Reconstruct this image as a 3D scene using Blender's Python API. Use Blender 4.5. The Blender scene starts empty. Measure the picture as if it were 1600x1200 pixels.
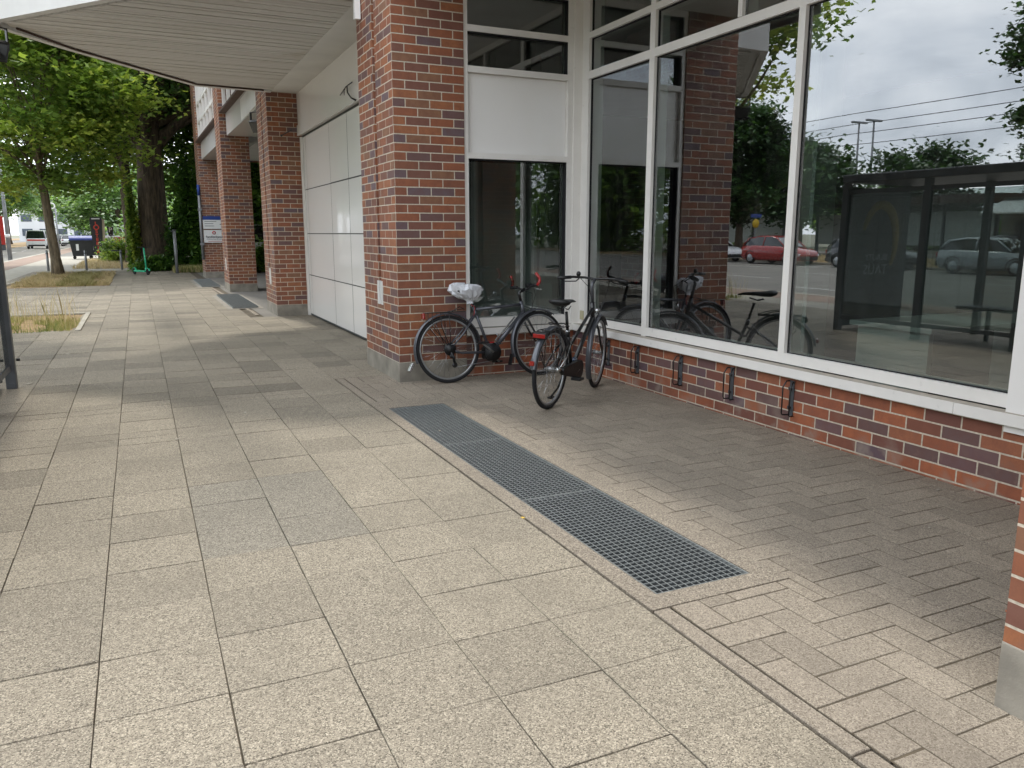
import bpy, math, random
import numpy as np
from mathutils import Vector, Matrix, noise
R=math.radians; PI=math.pi
random.seed(7)
S=bpy.context.scene; C=S.collection
# ---------------------------------------------------------------- camera
cam_d=bpy.data.cameras.new('camera'); cam=bpy.data.objects.new('camera',cam_d); C.objects.link(cam); S.camera=cam
cam.location=(0,0,1.5)
YAW,PITCH,ROLL=R(25.04),R(-10.79),R(0.02)
cam.rotation_euler=(Matrix.Rotation(-YAW,3,'Z')@Matrix.Rotation(PI/2+PITCH,3,'X')@Matrix.Rotation(ROLL,3,'Z')).to_euler()
cam_d.sensor_fit='HORIZONTAL'; cam_d.sensor_width=36; cam_d.lens=36*1234.3/1600
cam_d.clip_start=.05; cam_d.clip_end=3000
S.render.resolution_x=1024; S.render.resolution_y=768
# ---------------------------------------------------------------- world, sun, exposure
SUN_DIR=Vector((-.30,2.35,3.95)).normalized()
W=bpy.data.worlds.new('World'); S.world=W; W.use_nodes=True
nt=W.node_tree; N=nt.nodes; Lk=nt.links; N.clear()
out=N.new('ShaderNodeOutputWorld'); bg=N.new('ShaderNodeBackground'); bg.inputs[1].default_value=.12
sky=N.new('ShaderNodeTexSky'); sky.sky_type='NISHITA'; sky.sun_disc=False
sky.sun_elevation=math.asin(SUN_DIR.z); sky.sun_rotation=math.atan2(SUN_DIR.x,SUN_DIR.y)
tc=N.new('ShaderNodeTexCoord'); sp=N.new('ShaderNodeSeparateXYZ'); Lk.new(tc.outputs['Generated'],sp.inputs[0])
ad=N.new('ShaderNodeMath'); ad.operation='ADD'; ad.inputs[1].default_value=.22; Lk.new(sp.outputs[2],ad.inputs[0])
mx=N.new('ShaderNodeMath'); mx.operation='MAXIMUM'; mx.inputs[1].default_value=.08; Lk.new(ad.outputs[0],mx.inputs[0])
dv=[]
for i in (0,1):
    d=N.new('ShaderNodeMath'); d.operation='DIVIDE'; Lk.new(sp.outputs[i],d.inputs[0]); Lk.new(mx.outputs[0],d.inputs[1]); dv.append(d)
cb=N.new('ShaderNodeCombineXYZ'); Lk.new(dv[0].outputs[0],cb.inputs[0]); Lk.new(dv[1].outputs[0],cb.inputs[1])
nz=N.new('ShaderNodeTexNoise'); nz.inputs['Scale'].default_value=1.5; nz.inputs['Detail'].default_value=7; nz.inputs['Roughness'].default_value=.52; nz.inputs['Distortion'].default_value=.35
Lk.new(cb.outputs[0],nz.inputs['Vector'])
cr=N.new('ShaderNodeValToRGB'); Lk.new(nz.outputs[0],cr.inputs[0])
e=cr.color_ramp.elements; e[0].position=.32; e[0].color=(.42,.45,.49,1); e[1].position=.66; e[1].color=(1,1,1,1)
m_=e.new(.47); m_.color=(.70,.73,.77,1)
mul=N.new('ShaderNodeMix'); mul.data_type='RGBA'; mul.blend_type='MULTIPLY'; mul.inputs[0].default_value=1
mul.inputs[7].default_value=(25,25.5,26.2,1); Lk.new(cr.outputs[0],mul.inputs[6])
mix=N.new('ShaderNodeMix'); mix.data_type='RGBA'; mix.inputs[0].default_value=.86
Lk.new(sky.outputs[0],mix.inputs[6]); Lk.new(mul.outputs[2],mix.inputs[7]); Lk.new(mix.outputs[2],bg.inputs[0]); Lk.new(bg.outputs[0],out.inputs[0])
sd=bpy.data.lights.new('sun','SUN'); sd.energy=2.0; sd.angle=R(6); sd.color=(1,.95,.86)
so=bpy.data.objects.new('sun',sd); C.objects.link(so); so.rotation_euler=(-SUN_DIR).to_track_quat('-Z','Y').to_euler()
S.view_settings.view_transform='Standard'; S.view_settings.look='None'; S.view_settings.gamma=1; S.view_settings.use_curve_mapping=False
S.view_settings.exposure=0.31
S.render.engine='CYCLES'
try:
    S.cycles.max_bounces=10; S.cycles.transparent_max_bounces=24; S.cycles.glossy_bounces=5; S.cycles.diffuse_bounces=4
except Exception: pass
# ---------------------------------------------------------------- materials
def lin(h):
    h=h.lstrip('#'); c=[int(h[i:i+2],16)/255 for i in (0,2,4)]
    return tuple((x/12.92 if x<=.04045 else ((x+.055)/1.055)**2.4) for x in c)
def newmat(n):
    m=bpy.data.materials.new(n); m.use_nodes=True; return m,m.node_tree,m.node_tree.nodes['Principled BSDF']
def noise_node(t,vec,scale,detail=4,rough=.55):
    n=t.nodes.new('ShaderNodeTexNoise'); n.inputs['Scale'].default_value=scale; n.inputs['Detail'].default_value=detail; n.inputs['Roughness'].default_value=rough
    t.links.new(vec,n.inputs['Vector']); return n.outputs[0]
def pos(t):
    return t.nodes.new('ShaderNodeNewGeometry').outputs['Position']
def mapr(t,v,a,b,c,d):
    n=t.nodes.new('ShaderNodeMapRange'); n.inputs[1].default_value=a; n.inputs[2].default_value=b; n.inputs[3].default_value=c; n.inputs[4].default_value=d
    t.links.new(v,n.inputs[0]); return n.outputs[0]
def math_(t,op,a,b):
    n=t.nodes.new('ShaderNodeMath'); n.operation=op
    for i,x in enumerate((a,b)):
        if isinstance(x,(int,float)): n.inputs[i].default_value=x
        else: t.links.new(x,n.inputs[i])
    return n.outputs[0]
def mixc(t,f,a,b,mode='MIX'):
    n=t.nodes.new('ShaderNodeMix'); n.data_type='RGBA'; n.blend_type=mode
    for i,x in ((0,f),(6,a),(7,b)):
        if isinstance(x,(int,float)): n.inputs[i].default_value=x
        elif isinstance(x,tuple): n.inputs[i].default_value=(*x[:3],1)
        else: t.links.new(x,n.inputs[i])
    return n.outputs[2]
def ramp(t,v,stops,const=False):
    n=t.nodes.new('ShaderNodeValToRGB'); el=n.color_ramp.elements
    if const: n.color_ramp.interpolation='CONSTANT'
    for i,(p,c) in enumerate(stops):
        e=el[i] if i<2 else el.new(p)
        e.position=p; e.color=(*c,1)
    t.links.new(v,n.inputs[0]); return n.outputs[0]
def bump(t,b,h,strength=.3,dist=.01):
    n=t.nodes.new('ShaderNodeBump'); n.inputs['Strength'].default_value=strength; n.inputs['Distance'].default_value=dist
    t.links.new(h,n.inputs['Height']); t.links.new(n.outputs[0],b.inputs['Normal'])
def attr(t,name):
    n=t.nodes.new('ShaderNodeAttribute'); n.attribute_name=name; return n.outputs['Fac']
def M(name,col,rough=.5,metal=0,var=.12,vscale=3,bmp=0,bscale=60,spec=None,coat=0):
    m,t,b=newmat(name); c=lin(col) if isinstance(col,str) else col
    p=pos(t); n=noise_node(t,p,vscale,6)
    f=mapr(t,n,.3,.7,1-var,1+var)
    vm=t.nodes.new('ShaderNodeVectorMath'); vm.operation='SCALE'; vm.inputs[0].default_value=c; t.links.new(f,vm.inputs['Scale'])
    t.links.new(vm.outputs[0],b.inputs['Base Color'])
    t.links.new(mapr(t,noise_node(t,p,vscale*4,4),.3,.7,max(0,rough-.08),min(1,rough+.08)),b.inputs['Roughness'])
    b.inputs['Metallic'].default_value=metal
    if coat: b.inputs['Coat Weight'].default_value=coat
    if bmp: bump(t,b,noise_node(t,p,bscale,3),bmp,.004)
    return m
def brick_mat(name,z0=0.0,xoff=0.0,dark=1.0):
    m,t,b=newmat(name); p=pos(t); g=t.nodes.new('ShaderNodeNewGeometry')
    s=t.nodes.new('ShaderNodeSeparateXYZ'); t.links.new(p,s.inputs[0])
    sn=t.nodes.new('ShaderNodeSeparateXYZ'); t.links.new(g.outputs['True Normal'],sn.inputs[0])
    isx=math_(t,'GREATER_THAN',math_(t,'ABSOLUTE',sn.outputs[0],0),.5)
    u=math_(t,'ADD',math_(t,'MULTIPLY',s.outputs[1],isx),math_(t,'MULTIPLY',s.outputs[0],math_(t,'SUBTRACT',1,isx)))
    u=math_(t,'ADD',u,xoff+10)
    cb=t.nodes.new('ShaderNodeCombineXYZ'); t.links.new(u,cb.inputs[0]); t.links.new(math_(t,'ADD',s.outputs[2],8*.08333-z0),cb.inputs[1])
    br=t.nodes.new('ShaderNodeTexBrick'); t.links.new(cb.outputs[0],br.inputs['Vector'])
    br.inputs['Scale'].default_value=1; br.inputs['Brick Width'].default_value=.25; br.inputs['Row Height'].default_value=.08333
    br.inputs['Mortar Size'].default_value=.0055; br.inputs['Mortar Smooth'].default_value=.15
    br.inputs['Color1'].default_value=(0,0,0,1); br.inputs['Color2'].default_value=(1,1,1,1); br.inputs['Mortar'].default_value=(.5,.5,.5,1)
    c=ramp(t,br.outputs['Color'],[(0,lin('6a5352')),(.08,lin('7c5345')),(.28,lin('8d583f')),(.46,lin('985c3e')),(.64,lin('a16642')),(.80,lin('8b644a')),(.89,lin('784e40')),(.94,lin('675a60'))] if 'pier' in name else [(0,lin('64504f')),(.12,lin('6b5355')),(.22,lin('7e4d3c')),(.34,lin('98583c')),(.54,lin('a8613f')),(.74,lin('9c6043')),(.87,lin('73493f')),(.93,lin('5e5059'))],True)
    n1=noise_node(t,p,14,6,.65); c=mixc(t,mapr(t,n1,.35,.75,0,.55),c,tuple(x*.62 for x in lin('7e4a3c')))
    n2=noise_node(t,p,160,2); c=mixc(t,mapr(t,n2,.3,.7,.0,.25),c,lin('6e4438'))
    mc=mixc(t,mapr(t,noise_node(t,p,60,3),.3,.7,0,1),lin('d0c5b3'),lin('b0a492'))
    c=mixc(t,br.outputs['Fac'],c,mc)
    n3=noise_node(t,p,.9,4); c=mixc(t,mapr(t,n3,.5,.8,0,.45),c,lin('54463f'))
    z_=s.outputs[2]; n4=noise_node(t,p,7,5); eff=math_(t,'MULTIPLY',mapr(t,z_,.0,.30,1,0),mapr(t,n4,.5,.7,0,.55)); c=mixc(t,eff,c,lin('a3988b'))
    t.links.new(c,b.inputs['Base Color']); b.inputs['Roughness'].default_value=.62
    h=math_(t,'ADD',math_(t,'MULTIPLY',br.outputs['Fac'],-1.0),math_(t,'MULTIPLY',n2,.12))
    bump(t,b,h,.7,.006)
    return m
MB_pier=brick_mat('brick_pier',.2,.17); MB_wall=brick_mat('brick_wall',.015,.1)
def slab_mat(name,base,dark,light,bright=1):
    m,t,b=newmat(name); p=pos(t)
    v=t.nodes.new('ShaderNodeTexVoronoi'); v.inputs['Scale'].default_value=260; t.links.new(p,v.inputs['Vector'])
    sep=t.nodes.new('ShaderNodeSeparateColor'); t.links.new(v.outputs['Color'],sep.inputs[0])
    c=ramp(t,sep.outputs[0],[(0,lin(dark)),(.12,lin(dark)),(.34,lin(base)),(.74,lin(base)),(1,lin(light))])
    v2=t.nodes.new('ShaderNodeTexVoronoi'); v2.inputs['Scale'].default_value=110; t.links.new(p,v2.inputs['Vector'])
    s2=t.nodes.new('ShaderNodeSeparateColor'); t.links.new(v2.outputs['Color'],s2.inputs[0])
    c=mixc(t,mapr(t,s2.outputs[0],.85,1,0,.45),c,lin(dark)); c=mixc(t,mapr(t,s2.outputs[1],.85,1,0,.4),c,lin(light))
    st=noise_node(t,p,1.1,6,.6); c=mixc(t,mapr(t,st,.48,.75,0,.45),c,tuple(x*.62 for x in lin(base)))
    st2=noise_node(t,p,7,5,.6); c=mixc(t,mapr(t,st2,.55,.75,0,.35),c,tuple(x*.6 for x in lin(base)))
    sp_=t.nodes.new('ShaderNodeTexVoronoi'); sp_.inputs['Scale'].default_value=2.3; t.links.new(p,sp_.inputs['Vector'])
    dis=math_(t,'ADD',sp_.outputs['Distance'],math_(t,'MULTIPLY',noise_node(t,p,40,2),.03))
    c=mixc(t,mapr(t,dis,.050,.062,.45,0),c,tuple(x*.55 for x in lin(base)))
    st3=noise_node(t,p,.45,5,.7); c=mixc(t,mapr(t,st3,.5,.72,0,.28),c,tuple(x*.7 for x in lin(base)))
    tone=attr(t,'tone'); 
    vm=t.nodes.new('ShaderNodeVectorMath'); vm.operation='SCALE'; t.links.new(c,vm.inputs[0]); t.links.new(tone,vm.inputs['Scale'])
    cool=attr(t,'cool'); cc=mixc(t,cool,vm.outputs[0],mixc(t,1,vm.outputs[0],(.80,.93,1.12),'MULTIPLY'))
    t.links.new(cc,b.inputs['Base Color']); b.inputs['Roughness'].default_value=.85
    h=math_(t,'ADD',sep.outputs[1],math_(t,'MULTIPLY',noise_node(t,p,300,2),.8)); bump(t,b,h,.5,.0025)
    return m
M_slab=slab_mat('exposed_aggregate_slab','8c8373','575045','bab09d')
M_paver=slab_mat('concrete_paver','8b8173','665c4f','aba08f')
M_conc=slab_mat('light_well_concrete','857b6d','564e44','b3a897')
M_joint=M('joint_soil','574e40',.95,var=.3,vscale=8,bmp=.5)
M_sand=M('joint_sand','51483a',.95,var=.35,vscale=9,bmp=.5)
M_plinth=M('concrete_plinth','8b857a',.85,var=.3,vscale=5,bmp=.4,bscale=90)
def flatmat(name,col,rough,coat=0):
    m,t,b=newmat(name); p=pos(t); n=noise_node(t,p,.7,5); c=mixc(t,mapr(t,n,.45,.8,0,.35),lin(col),tuple(x*.86 for x in lin(col)))
    t.links.new(c,b.inputs['Base Color']); b.inputs['Roughness'].default_value=rough; b.inputs['Coat Weight'].default_value=coat; return m
M_white=flatmat('white_enamel_metal','efedea',.2,.3)
M_frame=M('white_window_frame','e6e3de',.35,var=.04,vscale=4)
M_sill=M('sill_top','a89f92',.5,var=.14,vscale=9)
M_soffit=M('soffit_paint','d2d1cd',.6,var=.08,vscale=2)
M_galv=M('galvanised_steel','3e4142',.8,0,var=.15,vscale=20)
M_galvl=M('galvanised_light','7f8280',.7,0,var=.15,vscale=20)  # paler steel tone, also painting the lit tops of the grating bars
M_black=M('black_paint','0b0b0c',.35,0,var=.2,coat=.3)
M_rubber=M('tyre_rubber','17171a',.8,var=.2,vscale=30)
M_plastic=M('black_plastic','101113',.5,var=.2,vscale=20)
M_greyf=M('grey_frame_paint','505258',.33,.4,var=.1,coat=.4)
M_rim=M('rim_alloy','9a9b9c',.35,.6,var=.1)
M_chrome=M('bright_steel','b9bbbb',.25,1,var=.1)
M_red=M('red_plastic','9c1c18',.35,var=.08,coat=.3)
M_redlens=M('red_reflector','8e1410',.15,var=.1,coat=1)
M_bag=M('plastic_bag','cfd1d6',.25,var=.08,vscale=40,bmp=.8,bscale=45)
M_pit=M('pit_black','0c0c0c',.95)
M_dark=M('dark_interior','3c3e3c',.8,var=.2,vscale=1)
M_floor=M('interior_floor','171817',.6,var=.2,vscale=1)
M_grey=M('interior_grey','9a9d99',.7,var=.1,vscale=1)
M_asph=M('asphalt','77736c',.9,var=.18,vscale=.7,bmp=.5,bscale=200)
M_cycle=M('cycle_path_paving','8f7a6c',.9,var=.2,vscale=1.2)
M_kerb=M('kerb_stone','a39d90',.85,var=.2,vscale=3,bmp=.3)
M_line=M('road_paint','cfcfca',.7,var=.15,vscale=5)
M_post=M('shelter_steel','53565a',.45,.3,var=.15,vscale=4)
M_lamp=M('lamp_pole_grey','85878a',.5,.4,var=.2,vscale=3)
M_dirt=M('dry_soil','8a7350',.95,var=.3,vscale=4,bmp=.6,bscale=30)
M_ground=M('far_ground','6f6f5c',.95,var=.3,vscale=.2)
def bark_mat(name,a,b_):
    m,t,b=newmat(name); p=pos(t)
    mp=t.nodes.new('ShaderNodeMapping'); mp.inputs['Scale'].default_value=(1,1,.15); t.links.new(p,mp.inputs[0])
    n=noise_node(t,mp.outputs[0],11,8,.7); c=mixc(t,mapr(t,n,.35,.65,0,1),lin(a),lin(b_)); t.links.new(c,b.inputs['Base Color'])
    b.inputs['Roughness'].default_value=.95; bump(t,b,n,.9,.06); return m
M_bark=bark_mat('oak_bark','2e2822','6a5c4c'); M_bark2=bark_mat('young_bark','4a4234','8b7d66')
def leaf_mat(name,cols,trans=.45):
    m=bpy.data.materials.new(name); m.use_nodes=True; t=m.node_tree; t.nodes.clear()
    o=t.nodes.new('ShaderNodeOutputMaterial'); d=t.nodes.new('ShaderNodeBsdfPrincipled'); tr=t.nodes.new('ShaderNodeBsdfTranslucent'); mx=t.nodes.new('ShaderNodeMixShader')
    c=ramp(t,attr(t,'tone'),[(i/(len(cols)-1),lin(x)) for i,x in enumerate(cols)])
    t.links.new(c,d.inputs['Base Color']); d.inputs['Roughness'].default_value=.45
    tc=mixc(t,1,c,(1.35,1.4,.6) if 'leaf' in name else (1.15,1.15,.95),'MULTIPLY'); t.links.new(tc,tr.inputs[0]); mx.inputs[0].default_value=trans
    t.links.new(d.outputs[0],mx.inputs[1]); t.links.new(tr.outputs[0],mx.inputs[2]); t.links.new(mx.outputs[0],o.inputs[0]); return m
L_maple=leaf_mat('maple_leaf',['4f6b33','657f40','7d954c','9bac58','b9c06a'],.5)
L_oak=leaf_mat('oak_leaf',['3a5430','4a6636','5c7a3e','728f48','8fa955'],.45)
L_shaded=leaf_mat('shaded_leaf',['22351a','2b4420','35522a','446438','56784a'],.3)  # leaf tones darkened to stand for the shaded side of reflected crowns
L_far=leaf_mat('far_leaf',['4c6640','5a764a','6b8a58','7d9b66','93ad74'],.45)
L_hedge=leaf_mat('hedge_leaf',['243a1a','35551f','4b6e2c','66893c','83a048'],.3)
L_dry=leaf_mat('dry_grass',['8d8a5a','a39a6c','b8a880','c9b592','d6c4a6'],.4)
L_green=leaf_mat('green_grass',['66763c','7f8a4c','9d9b62','b5a678','c6b58c'],.4)
def glass_mat(name,tint,base=.05,ior=1.6,rgh=0.0,boost=1.0):
    m=bpy.data.materials.new(name); m.use_nodes=True; t=m.node_tree; t.nodes.clear()
    o=t.nodes.new('ShaderNodeOutputMaterial'); tr=t.nodes.new('ShaderNodeBsdfTransparent'); gl=t.nodes.new('ShaderNodeBsdfGlossy'); mx=t.nodes.new('ShaderNodeMixShader')
    tr.inputs[0].default_value=(*tint,1); gl.inputs['Roughness'].default_value=rgh; gl.inputs[0].default_value=(.95,.98,1,1)
    f=t.nodes.new('ShaderNodeFresnel'); f.inputs[0].default_value=ior
    t.links.new(math_(t,'MINIMUM',math_(t,'ADD',math_(t,'MULTIPLY',f.outputs[0],boost),base),1),mx.inputs[0])
    p=pos(t); b=t.nodes.new('ShaderNodeBump'); b.inputs['Strength'].default_value=.09; b.inputs['Distance'].default_value=.01
    t.links.new(noise_node(t,p,.8,1),b.inputs['Height']); t.links.new(b.outputs[0],gl.inputs['Normal'])
    t.links.new(tr.outputs[0],mx.inputs[1]); t.links.new(gl.outputs[0],mx.inputs[2])
    df=t.nodes.new('ShaderNodeBsdfDiffuse'); df.inputs[0].default_value=(.5,.5,.48,1); m2=t.nodes.new('ShaderNodeMixShader')
    mp=t.nodes.new('ShaderNodeMapping'); mp.inputs['Scale'].default_value=(1,3,.6); t.links.new(p,mp.inputs[0])
    sz=t.nodes.new('ShaderNodeSeparateXYZ'); t.links.new(p,sz.inputs[0])
    t.links.new(math_(t,'ADD',mapr(t,noise_node(t,mp.outputs[0],3,6,.65),.45,.75,.002,.025),mapr(t,sz.outputs[2],.6,.85,.05,0)),m2.inputs[0])
    t.links.new(mx.outputs[0],m2.inputs[1]); t.links.new(df.outputs[0],m2.inputs[2]); t.links.new(m2.outputs[0],o.inputs[0]); return m
M_glass=glass_mat('tinted_coated_glass',(.78,.90,.84),.18,1.5,0,1.2)
M_sglass=glass_mat('shelter_glass',(.62,.68,.66),.03,1.45)
M_carglass=M('car_glass','12171a',.08,var=.1,coat=1)
def paint(name,c): return M(name,c,.28,0,var=.04,coat=.8)
M_pw=paint('white_car_paint','d9dadb'); M_pr=paint('red_car_paint','9c1512'); M_ps=paint('silver_car_paint','9ea3a8'); M_pb=paint('dark_car_paint','191b20'); M_pb2=paint('blue_car_paint','24344e')
M_tail=M('tail_light','a51212',.2,var=.05,coat=1); M_head=M('head_light','d8dade',.12,var=.05,coat=1)
M_blue=M('blue_plastic','1c2f73',.5,var=.12); M_bin=M('bin_plastic','26282a',.6,var=.15); M_mint=M('mint_green_paint','34b487',.4,var=.06)
M_brown=M('brown_cladding','4a352b',.7,var=.15); M_panel=M('pale_panel','b9beba',.5,var=.05); M_signwhite=M('sign_white','dcdcda',.5,var=.03); M_signblue=M('sign_blue','1e3c86',.5,var=.05)
M_signred=M('sign_red','a82820',.5,var=.05); M_signblack=M('sign_black','26262a',.5,var=.05); M_signgreen=M('sign_green','10553a',.5,var=.05); M_yellow=M('sign_yellow','c7a51e',.5,var=.05)
M_txtred=M('letter_red','c8402e',.5,var=.05); M_txtdark=M('letter_dark','333338',.6,var=.05); M_far=M('far_facade','c9ccce',.8,var=.08,vscale=.2); M_farwin=M('far_window','4b5560',.3,var=.2,vscale=.5)
M_roof=M('far_roof','7b5148',.8,var=.15,vscale=.5); M_stone=M('pale_stone','a39583',.9,var=.2,vscale=3)
M_orange=M('orange_plastic','b55a20',.5,var=.1); M_ivory=M('ivory_plastic','b8b08f',.5,var=.05); M_wire=M('wire_grey','3a3c3e',.6)
# ---------------------------------------------------------------- mesh helpers
class MB:
    def __init__(s): s.v=[]; s.f=[]; s.sm=[]
    def add(s,vs,fs,smooth=False):
        o=len(s.v); s.v+= [tuple(x) for x in vs]; s.f+=[tuple(i+o for i in f) for f in fs]; s.sm+=[smooth]*len(fs); return s
    def box(s,x0,x1,y0,y1,z0,z1,T=None):
        v=[(x,y,z) for z in (z0,z1) for x,y in ((x0,y0),(x1,y0),(x1,y1),(x0,y1))]
        if T: v=[T@Vector(p) for p in v]
        return s.add(v,[(0,3,2,1),(4,5,6,7),(0,1,5,4),(1,2,6,5),(2,3,7,6),(3,0,4,7)])
    def bbox(s,x0,x1,y0,y1,z0,z1,b=.01,T=None):   # chamfered box
        X=[x0,x0+b,x1-b,x1]; 
        bm_v=[];
        import bmesh
        bm=bmesh.new(); vs=[bm.verts.new(p) for p in [(x,y,z) for z in (z0,z1) for x,y in ((x0,y0),(x1,y0),(x1,y1),(x0,y1))]]
        for f in [(0,3,2,1),(4,5,6,7),(0,1,5,4),(1,2,6,5),(2,3,7,6),(3,0,4,7)]: bm.faces.new([vs[i] for i in f])
        bmesh.ops.bevel(bm,geom=bm.edges[:],offset=b,segments=2,affect='EDGES',profile=.6)
        bm.verts.index_update(); v=[v.co.copy() for v in bm.verts]
        if T: v=[T@p for p in v]
        f=[[v_.index for v_ in f.verts] for f in bm.faces]; bm.free(); return s.add(v,f,False)
    def tube(s,pts,r,n=8,cap=True,closed=False,smooth=True):
        pts=[Vector(p) for p in pts]; m=len(pts)
        rs=r if isinstance(r,(list,tuple)) else [r]*m
        v=[];f=[]; up=None
        for i,p in enumerate(pts):
            if closed: d=(pts[(i+1)%m]-pts[i-1])
            else: d=(pts[min(i+1,m-1)]-pts[max(i-1,0)])
            d.normalize()
            if up is None: up=Vector((0,0,1)) if abs(d.z)<.9 else Vector((1,0,0))
            a=d.cross(up)
            if a.length<1e-4: a=d.cross(Vector((0,1,0)))
            a.normalize(); b=d.cross(a).normalized(); up=-b if True else up
            up=b.cross(d)*0+(-b) if False else up
            for k in range(n):
                t=2*PI*k/n; v.append(p+(a*math.cos(t)+b*math.sin(t))*rs[i])
        for i in range(m if closed else m-1):
            j=(i+1)%m
            for k in range(n): f.append((i*n+k,i*n+(k+1)%n,j*n+(k+1)%n,j*n+k))
        if cap and not closed: f.append(tuple(range(n-1,-1,-1))); f.append(tuple((m-1)*n+k for k in range(n)))
        return s.add(v,f,smooth)
    def cyl(s,a,b,r,n=16,r2=None): return s.tube([a,b],[r,r if r2 is None else r2],n)
    def prism(s,poly,z0,z1,T=None):
        n=len(poly); v=[(x,y,z0) for x,y in poly]+[(x,y,z1) for x,y in poly]
        if T: v=[T@Vector(p) for p in v]
        f=[tuple(range(n-1,-1,-1)),tuple(range(n,2*n))]+[(i,(i+1)%n,n+(i+1)%n,n+i) for i in range(n)]
        return s.add(v,f)
    def ring(s,R_,w,h,c=(0,0,0),n=48,a0=0,a1=2*PI,prof=None):  # ring in local XZ plane around Y axis
        prof=prof or [(R_+h/2*math.cos(q),w/2*math.sin(q)) for q in [2*PI*k/8 for k in range(8)]]
        full=abs(a1-a0-2*PI)<1e-6; m=n if full else n+1; k_=len(prof); v=[];f=[]
        for i in range(m):
            a=a0+(a1-a0)*i/n
            for rr,yy in prof: v.append((c[0]+rr*math.cos(a),c[1]+yy,c[2]+rr*math.sin(a)))
        for i in range(n):
            j=(i+1)%m
            for k in range(k_): f.append((i*k_+k,i*k_+(k+1)%k_,j*k_+(k+1)%k_,j*k_+k))
        return s.add(v,f,True)
    def ball(s,c,rx,ry,rz,n=12):
        v=[];f=[]
        for i in range(n//2+1):
            t=PI*i/(n//2)
            for k in range(n): a=2*PI*k/n; v.append((c[0]+rx*math.sin(t)*math.cos(a),c[1]+ry*math.sin(t)*math.sin(a),c[2]+rz*math.cos(t)))
        for i in range(n//2):
            for k in range(n): f.append((i*n+k,(i+1)*n+k,(i+1)*n+(k+1)%n,i*n+(k+1)%n))
        return s.add(v,f,True)
    def build(s,name,mat,parent=None,org=None):
        me=bpy.data.meshes.new(name); v=s.v
        me.from_pydata([tuple(p) for p in v],[],s.f); me.polygons.foreach_set('use_smooth',s.sm)
        me.materials.append(mat); me.update()
        o=bpy.data.objects.new(name,me); C.objects.link(o)
        if parent: o.parent=parent
        return o
def npmesh(name,verts,nper,mat,tone=None,parent=None,loops=None):
    n=len(verts); me=bpy.data.meshes.new(name); me.vertices.add(n); me.vertices.foreach_set('co',np.asarray(verts,'f').ravel())
    nf=n//nper; me.loops.add(n); me.loops.foreach_set('vertex_index',np.arange(n,dtype='i')); me.polygons.add(nf)
    me.polygons.foreach_set('loop_start',np.arange(0,n,nper,dtype='i')); me.update(calc_edges=True)
    if tone is not None:
        a=me.attributes.new('tone','FLOAT','FACE'); a.data.foreach_set('value',np.asarray(tone,'f'))
    me.materials.append(mat); o=bpy.data.objects.new(name,me); C.objects.link(o)
    if parent: o.parent=parent
    return o
def empty(name,loc=(0,0,0),rot=(0,0,0)):
    o=bpy.data.objects.new(name,None); C.objects.link(o); o.location=loc; o.rotation_euler=rot; o.empty_display_size=.2; return o
def tag(o,label,cat,group=None,kind=None):
    if label: o['label']=label
    if cat: o['category']=cat
    if group: o['group']=group
    if kind: o['kind']=kind
    return o
def struct(o,kind='structure',label=None):
    o['kind']=kind
    if label: o['label']=label
    return o
def copy_tree(o,parent=None):
    c=o.copy(); C.objects.link(c)
    if parent: c.parent=parent
    for ch in list(o.children): copy_tree(ch,c)
    return c
def text(name,s,size,mat,parent,T,ext=.004,align='CENTER',outline=0,bold=0):
    cu=bpy.data.curves.new(name,'FONT'); cu.body=s; cu.size=size; cu.extrude=ext; cu.align_x=align; cu.align_y='CENTER'; cu.offset=bold
    if outline: cu.fill_mode='NONE' if False else 'BOTH'
    o=bpy.data.objects.new(name,cu); C.objects.link(o)
    dg=bpy.context.evaluated_depsgraph_get(); me=bpy.data.meshes.new_from_object(o.evaluated_get(dg)); bpy.data.objects.remove(o)
    me.transform(T); me.materials.clear(); me.materials.append(mat)
    o=bpy.data.objects.new(name,me); C.objects.link(o); o.parent=parent; return o
def face_T(loc,facing='-y',roll=0):
    ry={'-y':0,'+y':PI,'-x':-PI/2,'+x':PI/2}[facing]
    return Matrix.Translation(loc)@Matrix.Rotation(ry,4,'Z')@Matrix.Rotation(PI/2,4,'X')@Matrix.Rotation(roll,4,'Z')
# ---------------------------------------------------------------- ground, paving
HX0,HX1,HY0,HY1=1.77,2.50,2.45,6.85          # light well frame
def sheet(name,rects,z,mat):
    m=MB()
    for x0,x1,y0,y1 in rects: m.add([(x0,y0,z),(x1,y0,z),(x1,y1,z),(x0,y1,z)],[(0,1,2,3)])
    return struct(m.build(name,mat))
gx0,gx1,gy0,gy1=1.87,2.38,2.56,6.55
sheet('ground',[(-900,gx0,-900,900),(gx1,900,-900,900),(gx0,gx1,-900,gy0),(gx0,gx1,gy1,900)],-.16,M_ground)
sheet('pavement_base',[(-6.6,gx0,-30,100),(gx1,14,-30,100),(gx0,gx1,-30,gy0),(gx0,gx1,gy1,100)],-.016,M_joint)
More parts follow.
